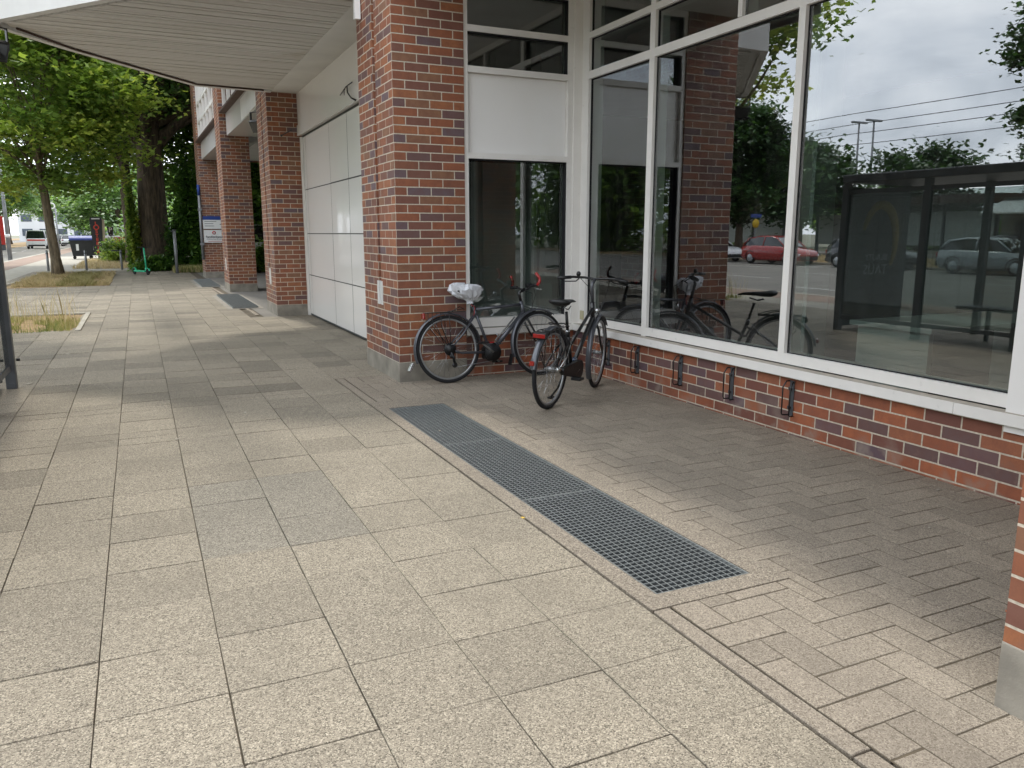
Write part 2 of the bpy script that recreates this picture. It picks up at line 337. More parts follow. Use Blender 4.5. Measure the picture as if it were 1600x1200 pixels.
# individual slabs with bevelled edges in one paving mesh
def paving(name,cells,mat,gap,bev,zj=.0012,tilt=.0015,tvar=.06,coolf=None):
    V=[];F=[];T=[];K=[]
    for (x0,x1,y0,y1,tone,cool) in cells:
        dz=random.uniform(-zj,zj); tx=random.uniform(-tilt,tilt); ty=random.uniform(-tilt,tilt)
        g=gap/2*random.uniform(.6,1.5); a0,a1,b0,b1=x0+g,x1-g,y0+g,y1-g
        jit=lambda: random.uniform(-.0012,.0012)
        o=len(V)
        cs=[(a0,b0),(a1,b0),(a1,b1),(a0,b1)]; cs=[(x+jit(),y+jit()) for x,y in cs]
        cx,cy=(a0+a1)/2,(b0+b1)/2; sx=(a1-a0)/2; sy=(b1-b0)/2
        for x,y in cs: V.append((x,y,-.014))
        for x,y in cs: V.append((x,y,dz-bev+tx*(x-cx)/sx+ty*(y-cy)/sy))
        for x,y in cs:
            x2=x+bev*(1 if x<cx else -1); y2=y+bev*(1 if y<cy else -1); V.append((x2,y2,dz+tx*(x2-cx)/sx+ty*(y2-cy)/sy))
        fs=[]
        for r in (0,4):
            for k in range(4): fs.append((o+r+k,o+r+(k+1)%4,o+r+4+(k+1)%4,o+r+4+k))
        fs.append((o+8,o+9,o+10,o+11)); F+=fs
        tn=tone*random.uniform(1-tvar,1+tvar); T+=[tn]*9; K+=[cool]*9
    me=bpy.data.meshes.new(name); me.from_pydata(V,[],F); me.materials.append(mat)
    for nm,D in (('tone',T),('cool',K)):
        a=me.attributes.new(nm,'FLOAT','FACE'); a.data.foreach_set('value',np.asarray(D,'f'))
    o=bpy.data.objects.new(name,me); C.objects.link(o); return struct(o)
BED1=(-4.2,-.99,14.0,17.0); BED2=(-3.3,-.84,26.0,33.6)
def inr(x,y,r): return r[0]<x<r[1] and r[2]<y<r[3]
DRIFT=lambda y: -max(0,y-15)*.0165
cells=[]
for i in range(-9,8):
    x0=-.24+.4*i
    for j in range(-8,100):
        y0=2.16+.4*j; xc,yc=x0+.2,y0+.2
        if yc>36.6: continue
        if xc>1.77 and yc<8.0: continue
        if x0>=2.8 or (x0>2.3 and yc>15): continue
        x1=min(x0+.4, 2.84 if yc<15 else 9)
        if xc>1.9+DRIFT(yc) and yc>15: continue
        if inr(xc,yc,(BED1[0],BED1[1]+.1,BED1[2]-.02,BED1[3]+.1)) or inr(xc,yc,(BED2[0]-.2,BED2[1]-.01,BED2[2],BED2[3])): continue
        if x0+.4>1.7 and x0<1.77 and yc<8: x1=min(x1,1.765)
        tone=random.choice([1,1,1,.97,.95,1.03,.92] if yc<5.2 else [1,1,.96,.92,1.04,.86,.8]); cool=0
        if 26<yc<33.6 and -1.05<x0<-.9: x0=BED2[1]+.01
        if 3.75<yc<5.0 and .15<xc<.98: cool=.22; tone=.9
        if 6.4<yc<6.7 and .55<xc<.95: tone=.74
        if yc>7.6 and random.random()<.12: tone*=.82
        # some half slabs in the worn middle stretch
        if 5.3<yc<8.3 and j%3==1: cells+=[(x0,x1,y0,y0+.2,tone,cool),(x0,x1,y0+.2,y0+.4,tone*.95,cool)]
        else: cells.append((x0,x1,y0,y0+.4,tone,cool))
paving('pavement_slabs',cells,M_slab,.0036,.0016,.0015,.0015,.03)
pc=[]
# herringbone 200x100
def hb(x0r,x1r,y0r,y1r,holes):
    a=.141
    done=set(); nx=int((x1r-x0r)/a)+1; ny=int((y1r-y0r)/a)+1
    for i in range(-3,nx+3):
        for j in range(-3,ny+3):
            k=(i-j)%4
            if k==0: r=(i,i+2,j,j+1)
            elif k==3: r=(i,i+1,j,j+2)
            else: continue
            x0,x1,y0,y1=x0r+r[0]*a,x0r+r[1]*a,y0r+r[2]*a,y0r+r[3]*a
            x0,x1,y0,y1=max(x0,x0r),min(x1,x1r),max(y0,y0r),min(y1,y1r)
            if x1-x0<.025 or y1-y0<.025: continue
            rs=[(x0,x1,y0,y1)]
            for h in holes:
                nr=[]
                for (a0,a1,b0,b1) in rs:
                    if not(a0<h[1] and a1>h[0] and b0<h[3] and b1>h[2]): nr.append((a0,a1,b0,b1)); continue
                    if a0<h[0]: nr.append((a0,h[0],b0,b1))
                    if a1>h[1]: nr.append((h[1],a1,b0,b1))
                    c0,c1=max(a0,h[0]),min(a1,h[1])
                    if b0<h[2]: nr.append((c0,c1,b0,h[2]))
                    if b1>h[3]: nr.append((c0,c1,h[3],b1))
                rs=nr
            tn=random.choice([1,.97,.94,1.03,.92,1.05])
            for q in rs:
                if q[1]-q[0]>.012 and q[3]-q[2]>.012: pc.append((*q,tn,0))
hb(1.86,4.38,.4,8.155,[(1.5,HX1,HY0,HY1),(2.33,3.2,7.70,8.5),(2.40,3.1,.0,1.44),(3.05,4.5,7.74,9)])
sheet('paver_sand',[(1.86,2.50,.3,2.45),(2.50,4.40,.3,8.155),(1.86,2.50,6.85,8.155)],-.0026,M_sand)
paving('herringbone_pavers',pc,M_paver,.0062,.0012,.0004,.0005,.05)
ec=[(1.772,1.855,y,y+1.0,1,0) for y in [HY0-1-k for k in range(0,3)]]+[(1.772,1.855,HY1,8.155,1,0)]
for y in [15.4+k for k in range(0,14)]:
    d=DRIFT(y); ec+=[(1.90+d,1.98+d,y,y+1,1.05,0)]
paving('edging_strip',ec,M_paver,.008,.003)
# light-well concrete frame + pit
def lightwell(x0,x1,y0,y1,a0,a1,b0,b1,name):
    m=MB()
    for r in ((x0,a0,y0,y1),(a1,x1,y0,y1),(a0,a1,y0,b0),(a0,a1,b1,y1)): m.box(r[0],r[1],r[2],r[3],-.5,.003)
    o=m.build(name,M_conc); 
    for nm,v in (('tone',1.0),('cool',0.0)):
        at=o.data.attributes.new(nm,'FLOAT','FACE'); at.data.foreach_set('value',np.full(len(o.data.polygons),v,'f'))
    return struct(o)
lightwell(HX0,HX1,HY0,HY1,gx0,gx1,gy0,gy1,'light_well_frame')
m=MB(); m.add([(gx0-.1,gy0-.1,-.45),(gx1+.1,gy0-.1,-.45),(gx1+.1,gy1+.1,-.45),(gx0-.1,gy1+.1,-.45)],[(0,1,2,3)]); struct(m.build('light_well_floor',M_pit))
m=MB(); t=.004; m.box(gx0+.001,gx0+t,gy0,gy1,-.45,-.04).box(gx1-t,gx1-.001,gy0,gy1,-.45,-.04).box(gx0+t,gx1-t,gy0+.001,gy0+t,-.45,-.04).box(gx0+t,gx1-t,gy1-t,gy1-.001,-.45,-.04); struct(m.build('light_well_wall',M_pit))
def grate(L,Wd,nx,ny,label,loc,pitch=.033):
    r=empty('floor_grate',loc); tag(r,label,'grate','steel gratings over the light wells')
    f=MB(); t=.004
    f.box(0,Wd,0,t,-.03,0).box(0,Wd,L-t,L,-.03,0).box(0,t,t,L-t,-.03,0).box(Wd-t,Wd,t,L-t,-.03,0); f.build('rim',M_galvl,r)
    b=MB(); n=int(round(Wd/pitch))
    for i in range(1,n): x=Wd*i/n; b.box(x-.0011,x+.0011,t,L-t,-.028,-.0005)
    b.build('bearing_bars',M_galv,r)
    b=MB()
    for i in range(1,int(round(Wd/pitch))): x=Wd*i/int(round(Wd/pitch)); b.box(x-.0017,x+.0017,t,L-t,-.0004,.0006)
    b.build('lit_bar_tops',M_galvl,r)  # pale caps put the lit top edge in colour over the dark bars
    c=MB(); n=int(round(L/pitch*.92))
    for i in range(1,n): y=L*i/n; c.box(t,Wd-t,y-.0011,y+.0011,-.007,-.0002)
    c.build('cross_bars',M_galvl,r); return r
gl=(gy1-gy0-.02)/3
for k,lb in enumerate(['nearest steel grating set in the concrete frame, closest to the camera','middle steel grating of the three in the near concrete frame','far steel grating of the near frame, closest to the two bicycles']):
    grate(gl-.006,gx1-gx0-.012,0,0,lb,(gx0+.006,gy0+.006+k*(gl+.003),.001))
for (ya,yb,xa,lb) in ((16.9,20.6,1.65,'far steel grating beside the second brick pier from the left'),(24.1,27.9,1.56,'farthest steel grating near the leftmost brick pier with signs')):
    m=MB(); m.add([(xa-.1,ya-.1,.002),(xa+.6,ya-.1,.002),(xa+.6,yb+.1,.002),(xa-.1,yb+.1,.002)],[(0,1,2,3)]); o=m.build('light_well_surround',M_plinth); struct(o)
    m=MB(); m.add([(xa,ya,.004),(xa+.5,ya,.004),(xa+.5,yb,.004),(xa,yb,.004)],[(0,1,2,3)]); struct(m.build('light_well_shade_sheet',M_dark))  # flat dark sheet standing in for the shade of a pit below the grating
    grate(yb-ya,.5,0,0,lb,(xa,ya,.036),.05)
# kerbs and beds
def bed(r,name,labelk):
    m=MB(); x0,x1,y0,y1=r; w=.08
    m.bbox(x1,x1+w,y0,y1,-.05,.02,.008).bbox(x0,x1+w,y1+.001,y1+w,-.05,.022,.008); struct(m.build('bed_kerb',M_kerb))
    m=MB(); m.add([(x0,y0,-.012),(x1,y0,-.012),(x1,y1,-.012),(x0,y1,-.012)],[(0,1,2,3)]); struct(m.build('bed_soil',M_dirt))
bed(BED1,'bed',''); 
m=MB(); poly=[(-3.6,25.6),(BED2[1],26.0),(BED2[1],33.6),(-2.9,34.4),(-3.15,31)]
m.add([(x,y,.004) for x,y in poly],[tuple(range(5))]); struct(m.build('bed_soil',M_dirt))
m=MB(); m.tube([(-3.75,22,0.0),(-3.66,25.6,0.0),(-3.25,30.5,.0),(-3.0,34.4,.0),(-2.85,35.2,0)],.06,8); struct(m.build('bed_kerb',M_kerb))
# bike path, kerb, road
sheet('paved_strip',[(-5.0,-3.75,-30,100),(-3.75,8,36.5,60)],-.006,M_kerb)
sheet('cycle_path',[(-6.4,-5.0,-30,300)],-.003,M_cycle)
m=MB(); m.box(-6.62,-6.4,-40,300,-.15,.0); struct(m.build('kerb',M_kerb))
sheet('road',[(-24,-6.62,-60,600)],-.12,M_asph)
sheet('forecourt',[(-6.4,12,60,110),(2.0,14,14,60)],-.004,M_asph)
m=MB()
for x in (-9.6,-12.6,-16.5,-19.5):
    y=-20
    while y<160: m.add([(x-.06,y,-.116),(x+.06,y,-.116),(x+.06,y+3,-.116),(x-.06,y+3,-.116)],[(0,1,2,3)]); y+=7
for x in (-7.0,-21.6): m.add([(x-.06,-40,-.116),(x+.06,-40,-.116),(x+.06,250,-.116),(x-.06,250,-.116)],[(0,1,2,3)])
struct(m.build('road_markings',M_line))
sheet('far_verge',[(-18.5,-12.6,68,220)],-.09,M_dirt)
m=MB(); m.box(-24.2,-24,-60,300,-.15,.0); struct(m.build('median_kerb',M_kerb))
sheet('median_verge',[(-32,-24.2,-60,300)],-.02,M_dirt)
sheet('far_road',[(-46,-32,-60,300)],-.03,M_asph)
# ---------------------------------------------------------------- grass
def blades(name,n,area,hr,mat,label,tall=0,lean=.4,clump=None,seed=1,w=.004,tonef=None,z=-.01):
    rg=np.random.default_rng(seed); x0,x1,y0,y1=area
    x=rg.uniform(x0,x1,n); y=rg.uniform(y0,y1,n)
    if clump: 
        keep=np.array([noise.noise(Vector((a*1.4,b*1.4,seed)))>-clump for a,b in zip(x,y)]); x=x[keep]; y=y[keep]; n=len(x)
    h=rg.uniform(hr[0],hr[1],n); a=rg.uniform(0,2*PI,n); l=rg.uniform(.1,lean,n)*h; d=rg.uniform(0,2*PI,n)
    b=np.stack([x,y,np.full(n,z)],1); s=np.stack([np.cos(a)*w,np.sin(a)*w,np.zeros(n)],1); tip=b+np.stack([np.cos(d)*l,np.sin(d)*l,h],1)
    mid=b+np.stack([np.cos(d)*l*.3,np.sin(d)*l*.3,h*.55],1)
    V=np.stack([b-s,b+s,mid+s*.8,tip,tip,mid-s*.8],1)[:, [0,1,2,3,5]].reshape(-1,3)
    t=rg.uniform(0,1,n) if tonef is None else np.clip(tonef(x,y)+rg.uniform(-.25,.25,n),0,1)
    o=npmesh(name,V,5,mat,t); tag(o,label,'grass',None,'stuff'); return o
blades('grass',9000,(BED1[0],BED1[1],BED1[2],BED1[3]-.5),(.03,.12),L_green,'green and straw coloured grass in the nearer kerbed bed',lean=.9,clump=.05,seed=3,tonef=lambda x,y:np.where(x<-1.25,.2,.45)+(y-14)*.16)
blades('grass_stalks',230,(BED1[0],BED1[1],14.1,16.2),(.4,.8),L_dry,'tall dry seed stalks standing in the nearer kerbed bed',lean=.35,seed=5,w=.004)
blades('grass',21000,(-3.3,BED2[1],26.0,33.6),(.05,.2),L_dry,'straw coloured dry grass around the foot of the slim street tree',clump=.02,seed=4,lean=.95,w=.006,tonef=lambda x,y:np.where((x>-2.2)&(x<-1.2),.15,.55))
blades('grass',16000,(-2.6,3.2,38.5,50),(.05,.22),L_dry,'dry yellow grass strip in front of the restaurant pylon sign',clump=.1,seed=6,w=.012,tonef=lambda x,y:.75+0*x,z=0)
blades('grass',9000,(1.2,3.6,33.4,36.5),(.08,.3),L_green,'green weeds at the foot of the foliage beside the signed pier',clump=.3,seed=8,w=.012,z=0)
blades('grass',22000,(-32,-24.2,5,150),(.1,.3),L_dry,'dry grass on the median across the road',clump=.3,seed=9,w=.03,tonef=lambda x,y:.7+0*x,z=-.02)
m=MB()
for (x,y,s) in ((0.72,6.9,.02),(2.0,5.6,.015),(-.5,12.1,.03),(-.9,11.3,.03),(3.2,1.9,.012),(3.0,4.2,.012),(2.7,3.3,.01),(3.9,5.9,.015),(3.6,2.6,.01),(.16,6.19,.02),(-1.1,9.2,.03),(1.6,1.9,.006),(3.1,1.05,.01),(4.2,3.0,.015),(4.25,4.0,.015),(1.2,15.2,.03),(.4,13.7,.03)):
    a=random.uniform(0,6); T=Matrix.Translation((x,y,.004))@Matrix.Rotation(a,4,'Z'); m.box(-s,s,-s*.4,s*.4,0,.002,T)
o=m.build('litter',M_kerb); tag(o,'tiny pale scraps and fragments scattered on the paving','litter',None,'stuff')
def leafobj(x,y,s,label,mat):
    pts=[(math.cos(a)*s*(1 if k%2==0 else .5),math.sin(a)*s*(1 if k%2==0 else .5)) for k,a in enumerate([2*PI*i/10 for i in range(10)])]
    m=MB(); m.prism(pts,0,.001,Matrix.Translation((x,y,.005))@Matrix.Rotation(.3,4,'Z')@Matrix.Rotation(.15,4,'X')); o=m.build('fallen_leaf',mat); tag(o,label,'leaf')
M_yl=M('yellow_leaf','c9a84a',.6)
leafobj(1.755,3.62,.014,'small yellow leaf lying in the joint left of the near grating',M_yl)
leafobj(3.06,1.83,.014,'small orange leaf lying on the herringbone pavers near the right pier',M_orange)
# ---------------------------------------------------------------- building
B=empty('office_building',(2.33,7.7,0)); tag(B,'red brick office building with piers, white frames and large reflecting windows','building')
def part(mb,name,mat,parent=B):
    o=mb.build(name,mat); o.parent=parent
    T=Matrix.Identity(4); p=parent
    while p: T=Matrix.Translation(p.location)@T; p=p.parent
    o.matrix_parent_inverse=T.inverted(); return o
def pier(x0,x1,y0,y1,ztop,gy=None,ins=(.75,1.0),z0=.2):
    m=MB(); g=.05
    if gy:
        ga,gb=gy-.05,gy+.05
        m.box(x0,x1,y0,ga,z0,ztop).box(x0,x1,gb,y1,z0,ztop).box(x0+.06,x1,ga,gb,z0,ztop)
        m.box(x0,x0+.06,ga,gb,z0,ins[0]-.0)
    else: m.box(x0,x1,y0,y1,z0,ztop)
    o=part(m,'brick_pier',MB_pier)
    p=MB(); p.bbox(x0-.003,x1+.003,y0-.003,y1+.003,-.05,z0,.006); q=p.build('plinth',M_plinth,o)
    if gy:
        p=MB(); p.box(x0-.004,x0+.02,gy-.1,gy-.035,ins[0],ins[1]).box(x0-.004,x0+.02,gy+.035,gy+.1,ins[0],ins[1]).box(x0+.012,x0+.02,gy-.035,gy+.035,ins[0],ins[1]-.04)
        p.build('anchor_plate',M_galv if False else M_soffit,o)
    return o
pier(2.33,3.068,7.70,8.97,9.5,8.335)
pier(2.25,2.90,15.05,16.32,9.5,15.7,(.55,.85))
pier(2.10,2.79,21.87,23.15,11,22.5,(.55,.85))
pier(2.05,2.70,29.2,30.45,11,29.85)
pier(2.40,3.068,.15,1.44,9.5,z0=.225)
# low wall under the windows
m=MB(); m.box(4.38,4.62,1.40,7.74,-.03,.455); m.box(3.068,4.378,7.74,8.0,-.03,.455); m.box(3.07,4.38,1.1,1.40,-.03,3.9); part(m,'brick_wall',MB_wall)
m=MB()
for k,(a,b) in enumerate(((1.40,3.05),(3.053,6.4),(6.403,7.74))):
    m.box(4.325,4.42,a,b if k<2 else 7.70,.495,.512); m.box(4.325,4.333,a,b if k<2 else 7.70,.445,.495)
m.box(3.07,4.325,7.675,7.74,.495,.512); m.box(3.07,4.325,7.675,7.683,.445,.495)
part(m,'window_sill',M_frame)
m=MB(); m.box(4.335,4.418,1.45,7.67,.5121,.5145); m.box(3.075,4.32,7.685,7.735,.5121,.5145); part(m,'sill_dirt_film',M_sill)
# big side glazing: plane X=4.42 (face), mullions at y
def zbar(m,x0,x1,y0,y1,z0,z1): m.box(x0,x1,y0,y1,z0,z1)
XF,XG=4.42,4.47
verts_y=[(7.56,7.72),(6.385,6.465),(4.545,4.61),(2.60,2.76)]
m=MB()
m.box(XF,4.60,7.565,7.78,.512,3.95)           # corner post
m.box(4.325,XF,7.70,7.78,.512,3.95)
for a,b in ((6.385,6.465),): m.box(XF,4.58,a,b,.512,3.95)
m.box(XF,4.58,4.545,4.61,.60,3.09); m.box(XF,4.58,5.22,5.27,3.17,3.95)
m.box(XF+.002,4.58,2.76,7.565,.522,.60)              # bottom rail
m.box(XF+.001,4.58,2.76,7.565,3.09,3.165)         # transom 1
m.box(XF+.001,4.58,2.76,7.565,3.49,3.55)
m.box(XF+.001,4.58,2.76,7.565,3.88,3.95)
part(m,'window_frame',M_frame)
m=MB(); m.box(4.36,4.62,1.40,2.76,.40,3.95); part(m,'corner_cladding',M_white)
gk=MB()
for (a,b,z0,z1) in ((4.61,6.385,.60,3.09),(2.76,4.545,.60,3.09),(6.465,7.565,.60,3.09),(6.465,7.565,3.165,3.49),(2.76,5.22,3.165,3.49),(5.27,6.385,3.165,3.49),(2.76,6.385,3.55,3.88),(6.465,7.565,3.55,3.88)):
    p=MB(); q=.0150*(b-a)/2; p.add([(XG+q,a,z0),(XG+q,a,z1),(XG-q,b,z1),(XG-q,b,z0)],[(0,1,2,3)]); part(p,'window_pane',M_glass)
    x=XG-.018; t=.009
    gk=MB(); gk.box(x,XG+.004,a,a+t,z0,z1).box(x,XG+.004,b-t,b,z0,z1).box(x,XG+.004,a+t,b-t,z1-t,z1).box(x,XG+.004,a+t,b-t,z0,z0+.005); part(gk,'glazing_gasket',M_rubber)
# front window plane y=7.72
YF,YG=7.72,7.80
m=MB()
m.box(3.069,3.118,YF,7.86,.512,3.95)
m.box(4.262,4.325,YF,7.86,.512,3.95)
m.box(3.118,4.262,YF+.001,7.86,.522,.615).box(3.118,4.262,YF+.001,7.86,2.252,2.31).box(3.118,4.262,YF+.001,7.86,3.085,3.145).box(3.118,4.262,YF+.001,7.86,3.47,3.53).box(3.118,4.262,YF+.001,7.86,3.88,3.95)
part(m,'window_frame',M_frame)
gk=MB()
for z0,z1 in ((.615,2.252),(3.145,3.47),(3.53,3.88)):
    p=MB(); p.add([(3.118,YG,z0),(4.262,YG,z0),(4.262,YG,z1),(3.118,YG,z1)],[(0,1,2,3)]); part(p,'window_pane',M_glass)
    gk=MB(); gk.box(3.118,3.126,YF+.02,YG+.003,z0,z1).box(4.254,4.262,YF+.02,YG+.003,z0,z1).box(3.126,4.254,YF+.02,YG+.003,z1-.01,z1); part(gk,'glazing_gasket',M_rubber)
m=MB(); m.box(3.121,4.259,YG-.03,YG,2.312,3.083); part(m,'spandrel_panel',M_white)
m=MB(); m.bbox(4.40,4.419,7.58,7.64,.56,.66,.004); part(m,'socket_box',M_ivory)
# ceiling over the recess, upper storeys
m=MB(); m.box(2.34,12,.2,15.9,3.952,4.1); part(m,'recess_ceiling',M_soffit)
m=MB(); m.box(2.42,14,-12,36,4.45,4.6); m.box(2.42,2.6,-12,7.7,4.101,8.5); m.box(2.42,2.6,8.97,15.05,4.101,8.5); m.box(2.43,14,-12.1,36,8.5,8.7); m.box(13.8,14,-12,36,-.1,8.5); m.box(4.64,13.8,-12,-11.8,-.1,4.4); m.box(4.40,4.6,-12,1.09,-.1,4.4)
part(m,'upper_wall',MB_wall)
# shop interior
m=MB(); m.box(4.64,12,-2.2,14.9,-.02,.02); m.box(3.12,4.639,8.02,14.9,-.02,.02); part(m,'interior_floor',M_floor)
m=MB(); m.box(12,12.1,-2,15,.02,3.95).box(4.7,12,-2.1,-2,.02,3.95).box(3.1,12,14.9,15,.02,3.95); m.box(8.2,8.3,1,9,.02,2.6); part(m,'interior_wall',M_dark)
for (a,b) in ((6.3,6.2),(6.9,2.0),(5.2,10.2)): m=MB(); m.box(a,a+.3,b,b+.3,.02,3.9); part(m,'interior_column',M_grey)
m=MB(); m.box(3.32,3.36,9.6,9.66,.9,1.85).box(3.62,3.68,9.6,9.66,.9,1.85).box(3.3,4.9,9.7,9.75,.02,2.4).box(5.1,5.14,8.6,8.64,.7,2.2); part(m,'interior_partition',M_grey)
m=MB(); m.box(5.6,7.6,4.2,5.0,.72,.76).box(5.65,5.7,4.25,4.95,.02,.72).box(7.5,7.55,4.25,4.95,.02,.72); part(m,'interior_desk',M_grey)
# garage / white panel wall
m=MB(); XP=2.86
m.box(XP-.0182,2.95,8.972,15.05,0.01,3.22)
part(m,'panel_backing',M_dark)
cols=[(8.975,9.75),(9.75,10.35),(10.35,11.67),(11.67,12.845),(12.845,14.75),(14.75,14.95)]
rows=[(.03,.75),(.75,1.495),(1.495,2.275),(2.275,3.195)]
for (a,b) in cols:
    for r,(c,d) in enumerate(rows):
        p=MB(); g=.007; p.bbox(XP-.02+random.uniform(-.001,.001),XP+.003,a+.011,b-.011,c+(.012 if (r==3 and a<12.8) else g),d-g,.003); part(p,'wall_panel',M_white)
m=MB(); m.bbox(2.80,2.96,14.95,15.05,0,3.2,.01); part(m,'door_jamb',M_frame)
m=MB(); m.box(2.76,2.95,8.971,15.05,3.222,3.40).box(2.78,2.95,8.971,15.05,3.404,3.95); part(m,'header_panel',M_white)
# canopy
ZC=3.93
outer=[(2.33,15.03),(1.07,14.93),(-.69,12.78),(-1.30,11.90),(-1.46,11.66),(-1.30,11.42),(.86,8.74),(2.33,8.74)]
def inset(poly,d):
    n=len(poly); r=[]
    c=Vector((sum(p[0] for p in poly)/n,sum(p[1] for p in poly)/n))
    for i in range(n):
        p0,p1,p2=Vector(poly[i-1]),Vector(poly[i]),Vector(poly[(i+1)%n])
        d1=(p1-p0).normalized(); d2=(p2-p1).normalized(); n1=Vector((-d1.y,d1.x)); n2=Vector((-d2.y,d2.x))
        if n1.dot(c-p1)<0: n1=-n1
        if n2.dot(c-p1)<0: n2=-n2
        b=(n1+n2); b=b/max(.3,b.dot(n1)); q=p1+b*d; r.append((q.x,q.y))
    return r
inn=inset(outer,.10); inn[0]=(2.33,inn[0][1]); inn[-1]=(2.33,inn[-1][1])
m=MB(); n=len(outer)
v=[(x,y,ZC) for x,y in outer]+[(x,y,ZC) for x,y in inn]+[(x,y,ZC+.05) for x,y in inn]+[(x,y,ZC+.42) for x,y in outer]
f=[]
for i in range(n-1):
    f+=[(i,i+1,n+i+1,n+i),(n+i,n+i+1,2*n+i+1,2*n+i),(3*n+i,3*n+i+1,i+1,i)]
m.add(v,f); part(m,'canopy_fascia',M_soffit)
m=MB(); m.add([(x,y,ZC+.42) for x,y in outer],[tuple(range(n))]); m.add([(x,y,ZC+.055) for x,y in inn],[tuple(range(n))]); part(m,'canopy_deck',M_soffit)
inn2=inset(outer,.14)
def xleft(y,poly):
    xs=[]
    for i in range(len(poly)):
        a,b=poly[i],poly[(i+1)%len(poly)]
        if (a[1]-y)*(b[1]-y)<0: xs.append(a[0]+(b[0]-a[0])*(y-a[1])/(b[1]-a[1]))
    return min(xs) if xs else None
m=MB(); y=9.0; w=.105
inn3=inset(outer,.22)
while y<14.9:
    y0,y1=y+.010,min(y+w-random.uniform(.006,.012),14.88)
    a,b=xleft(y0,inn3 if y<11.5 else inn2),xleft(y1,inn3 if y<11.5 else inn2)
    if a is not None and b is not None:
        a=max(a,-1.2);b=max(b,-1.2); dz=random.uniform(-.003,.003); x1=2.80
        vv=[(a,y0,ZC+.025+dz),(x1,y0,ZC+.025+dz),(x1,y1,ZC+.025+dz),(b,y1,ZC+.025+dz),(a,y0,ZC+.054),(x1,y0,ZC+.054),(x1,y1,ZC+.054),(b,y1,ZC+.054)]
        m.add(vv,[(0,3,2,1),(4,5,6,7),(0,1,5,4),(1,2,6,5),(2,3,7,6),(3,0,4,7)])
    y+=w
def soffit_mat():
    m,t,b=newmat('slat_soffit'); p=pos(t); n=noise_node(t,p,.9,6,.7); c=mixc(t,mapr(t,n,.55,.75,0,.6),lin('cfcdc8'),lin('ab9c84'))
    mp=t.nodes.new('ShaderNodeMapping'); mp.inputs['Scale'].default_value=(.4,12,1); t.links.new(p,mp.inputs[0]); n2=noise_node(t,mp.outputs[0],1,4); c=mixc(t,mapr(t,n2,.4,.7,0,.4),c,lin('9b9385'))
    t.links.new(c,b.inputs['Base Color']); b.inputs['Roughness'].default_value=.6; return m
part(m,'canopy_slats',soffit_mat())
m=MB(); m.tube([(-1.12,11.8,ZC+.01),(-.55,12.78,ZC+.01),(1.1,14.78,ZC+.01),(2.2,14.9,ZC+.01)],.014,6); part(m,'canopy_trough_line',M_brown)  # added brown tube drawing the dark trough line along the far edge
m=MB(); m.box(2.26,2.32,8.74,8.80,3.72,4.5); part(m,'trim_strip',M_white)
# spandrel boxes and windows of the far bays
def bay(y0,y1,x0,x1):
    m=MB(); v=[(x0,y0,3.92),(x1,y1,3.92),(x1+.9,y1,3.92),(x0+.9,y0,3.92)]; v+= [(a,b,4.45) for a,b,_ in v]
    m.add(v,[(0,3,2,1),(4,5,6,7),(0,1,5,4),(1,2,6,5),(2,3,7,6),(3,0,4,7)]); part(m,'spandrel_box',M_white)
    L=Vector((x1-x0,y1-y0,0)); Ln=L.length; ux=L.normalized()
    T=Matrix.Translation((x0,y0,0))@Matrix.Rotation(math.atan2(ux.y,ux.x),4,'Z')
    m=MB(); m.box(0,Ln,-.02,.16,4.452,4.50,T); part(m,'spandrel_sill',M_brown)
    fr=MB(); nx=6
    for i in range(nx+1): s=.05+(Ln-.1)*i/nx; fr.box(s-.045,s+.045,.0 if False else -.14+.12,.06,4.5,8.4,T)
    for z in (4.5,5.05,5.6,6.9,8.3): fr.box(.06,Ln-.06,-.015,.055,z,z+.09,T)
    o=part(fr,'upper_window',M_frame)
    p=MB(); p.box(.05,Ln-.05,.062,.07,4.5,8.4,T); q=p.build('pane',M_carglass); q.parent=o; q.matrix_parent_inverse=Matrix.Translation(B.location).inverted()
bay(16.34,21.85,2.34,2.26); bay(23.17,29.18,2.24,2.17)
m=MB(); m.box(2.3,14,15.2,29.2,3.95,4.4); m.box(6,14,15.06,15.3,0,3.95); part(m,'overhang_soffit',M_soffit)
# downpipe and signs on the far pier
m=MB(); m.tube([(2.0,29.15,.62),(2.0,29.15,2.75)],.045,10); m.box(1.94,2.06,29.1,29.2,2.25,2.33).box(1.94,2.06,29.1,29.2,1.1,1.18); dp=part(m,'downpipe',M_lamp)
m=MB(); m.tube([(2.0,29.15,2.75),(2.0,29.15,3.1)],.046,10); part(m,'downpipe_collar',M_signblue)
s=empty('notice_board',(2.4,29.19,1.65)); tag(s,'white and blue board on the signed brick pier, above the family office sign','sign')
m=MB(); m.box(-.33,.33,-.035,0,.0,.30); m.build('panel',M_signwhite,s); m=MB(); m.box(-.33,.33,-.037,0,.301,.42); m.build('header',M_signblue,s)
m=MB()
for k,(a,b) in enumerate(((-.28,.1),(-.28,0),(-.28,.02))): m.box(a,b,-.039,-.0351,.24-k*.075,.255-k*.075)
m.box(.2,.32,-.039,-.0351,.145,.165); m.build('lettering',M_txtdark,s)
s=empty('office_sign',(2.4,29.19,1.19)); tag(s,'white family benefits office sign with red round emblem on brick pier','sign')
m=MB(); m.box(-.33,.33,-.035,0,0,.42); m.build('panel',M_signwhite,s)
m=MB(); m.cyl((0,-.035,.33),(0,-.040,.33),.06,20); m.build('emblem',M_signred,s)
m=MB(); m.add([(-.035,-.042,.305),(.035,-.042,.305),(0,-.042,.365)],[(0,1,2)]); m.build('emblem_triangle',M_signwhite,s)
text('lettering','Familienkasse',.10,M_txtdark,s,face_T((0,-.037,.19)),.002,bold=.002)
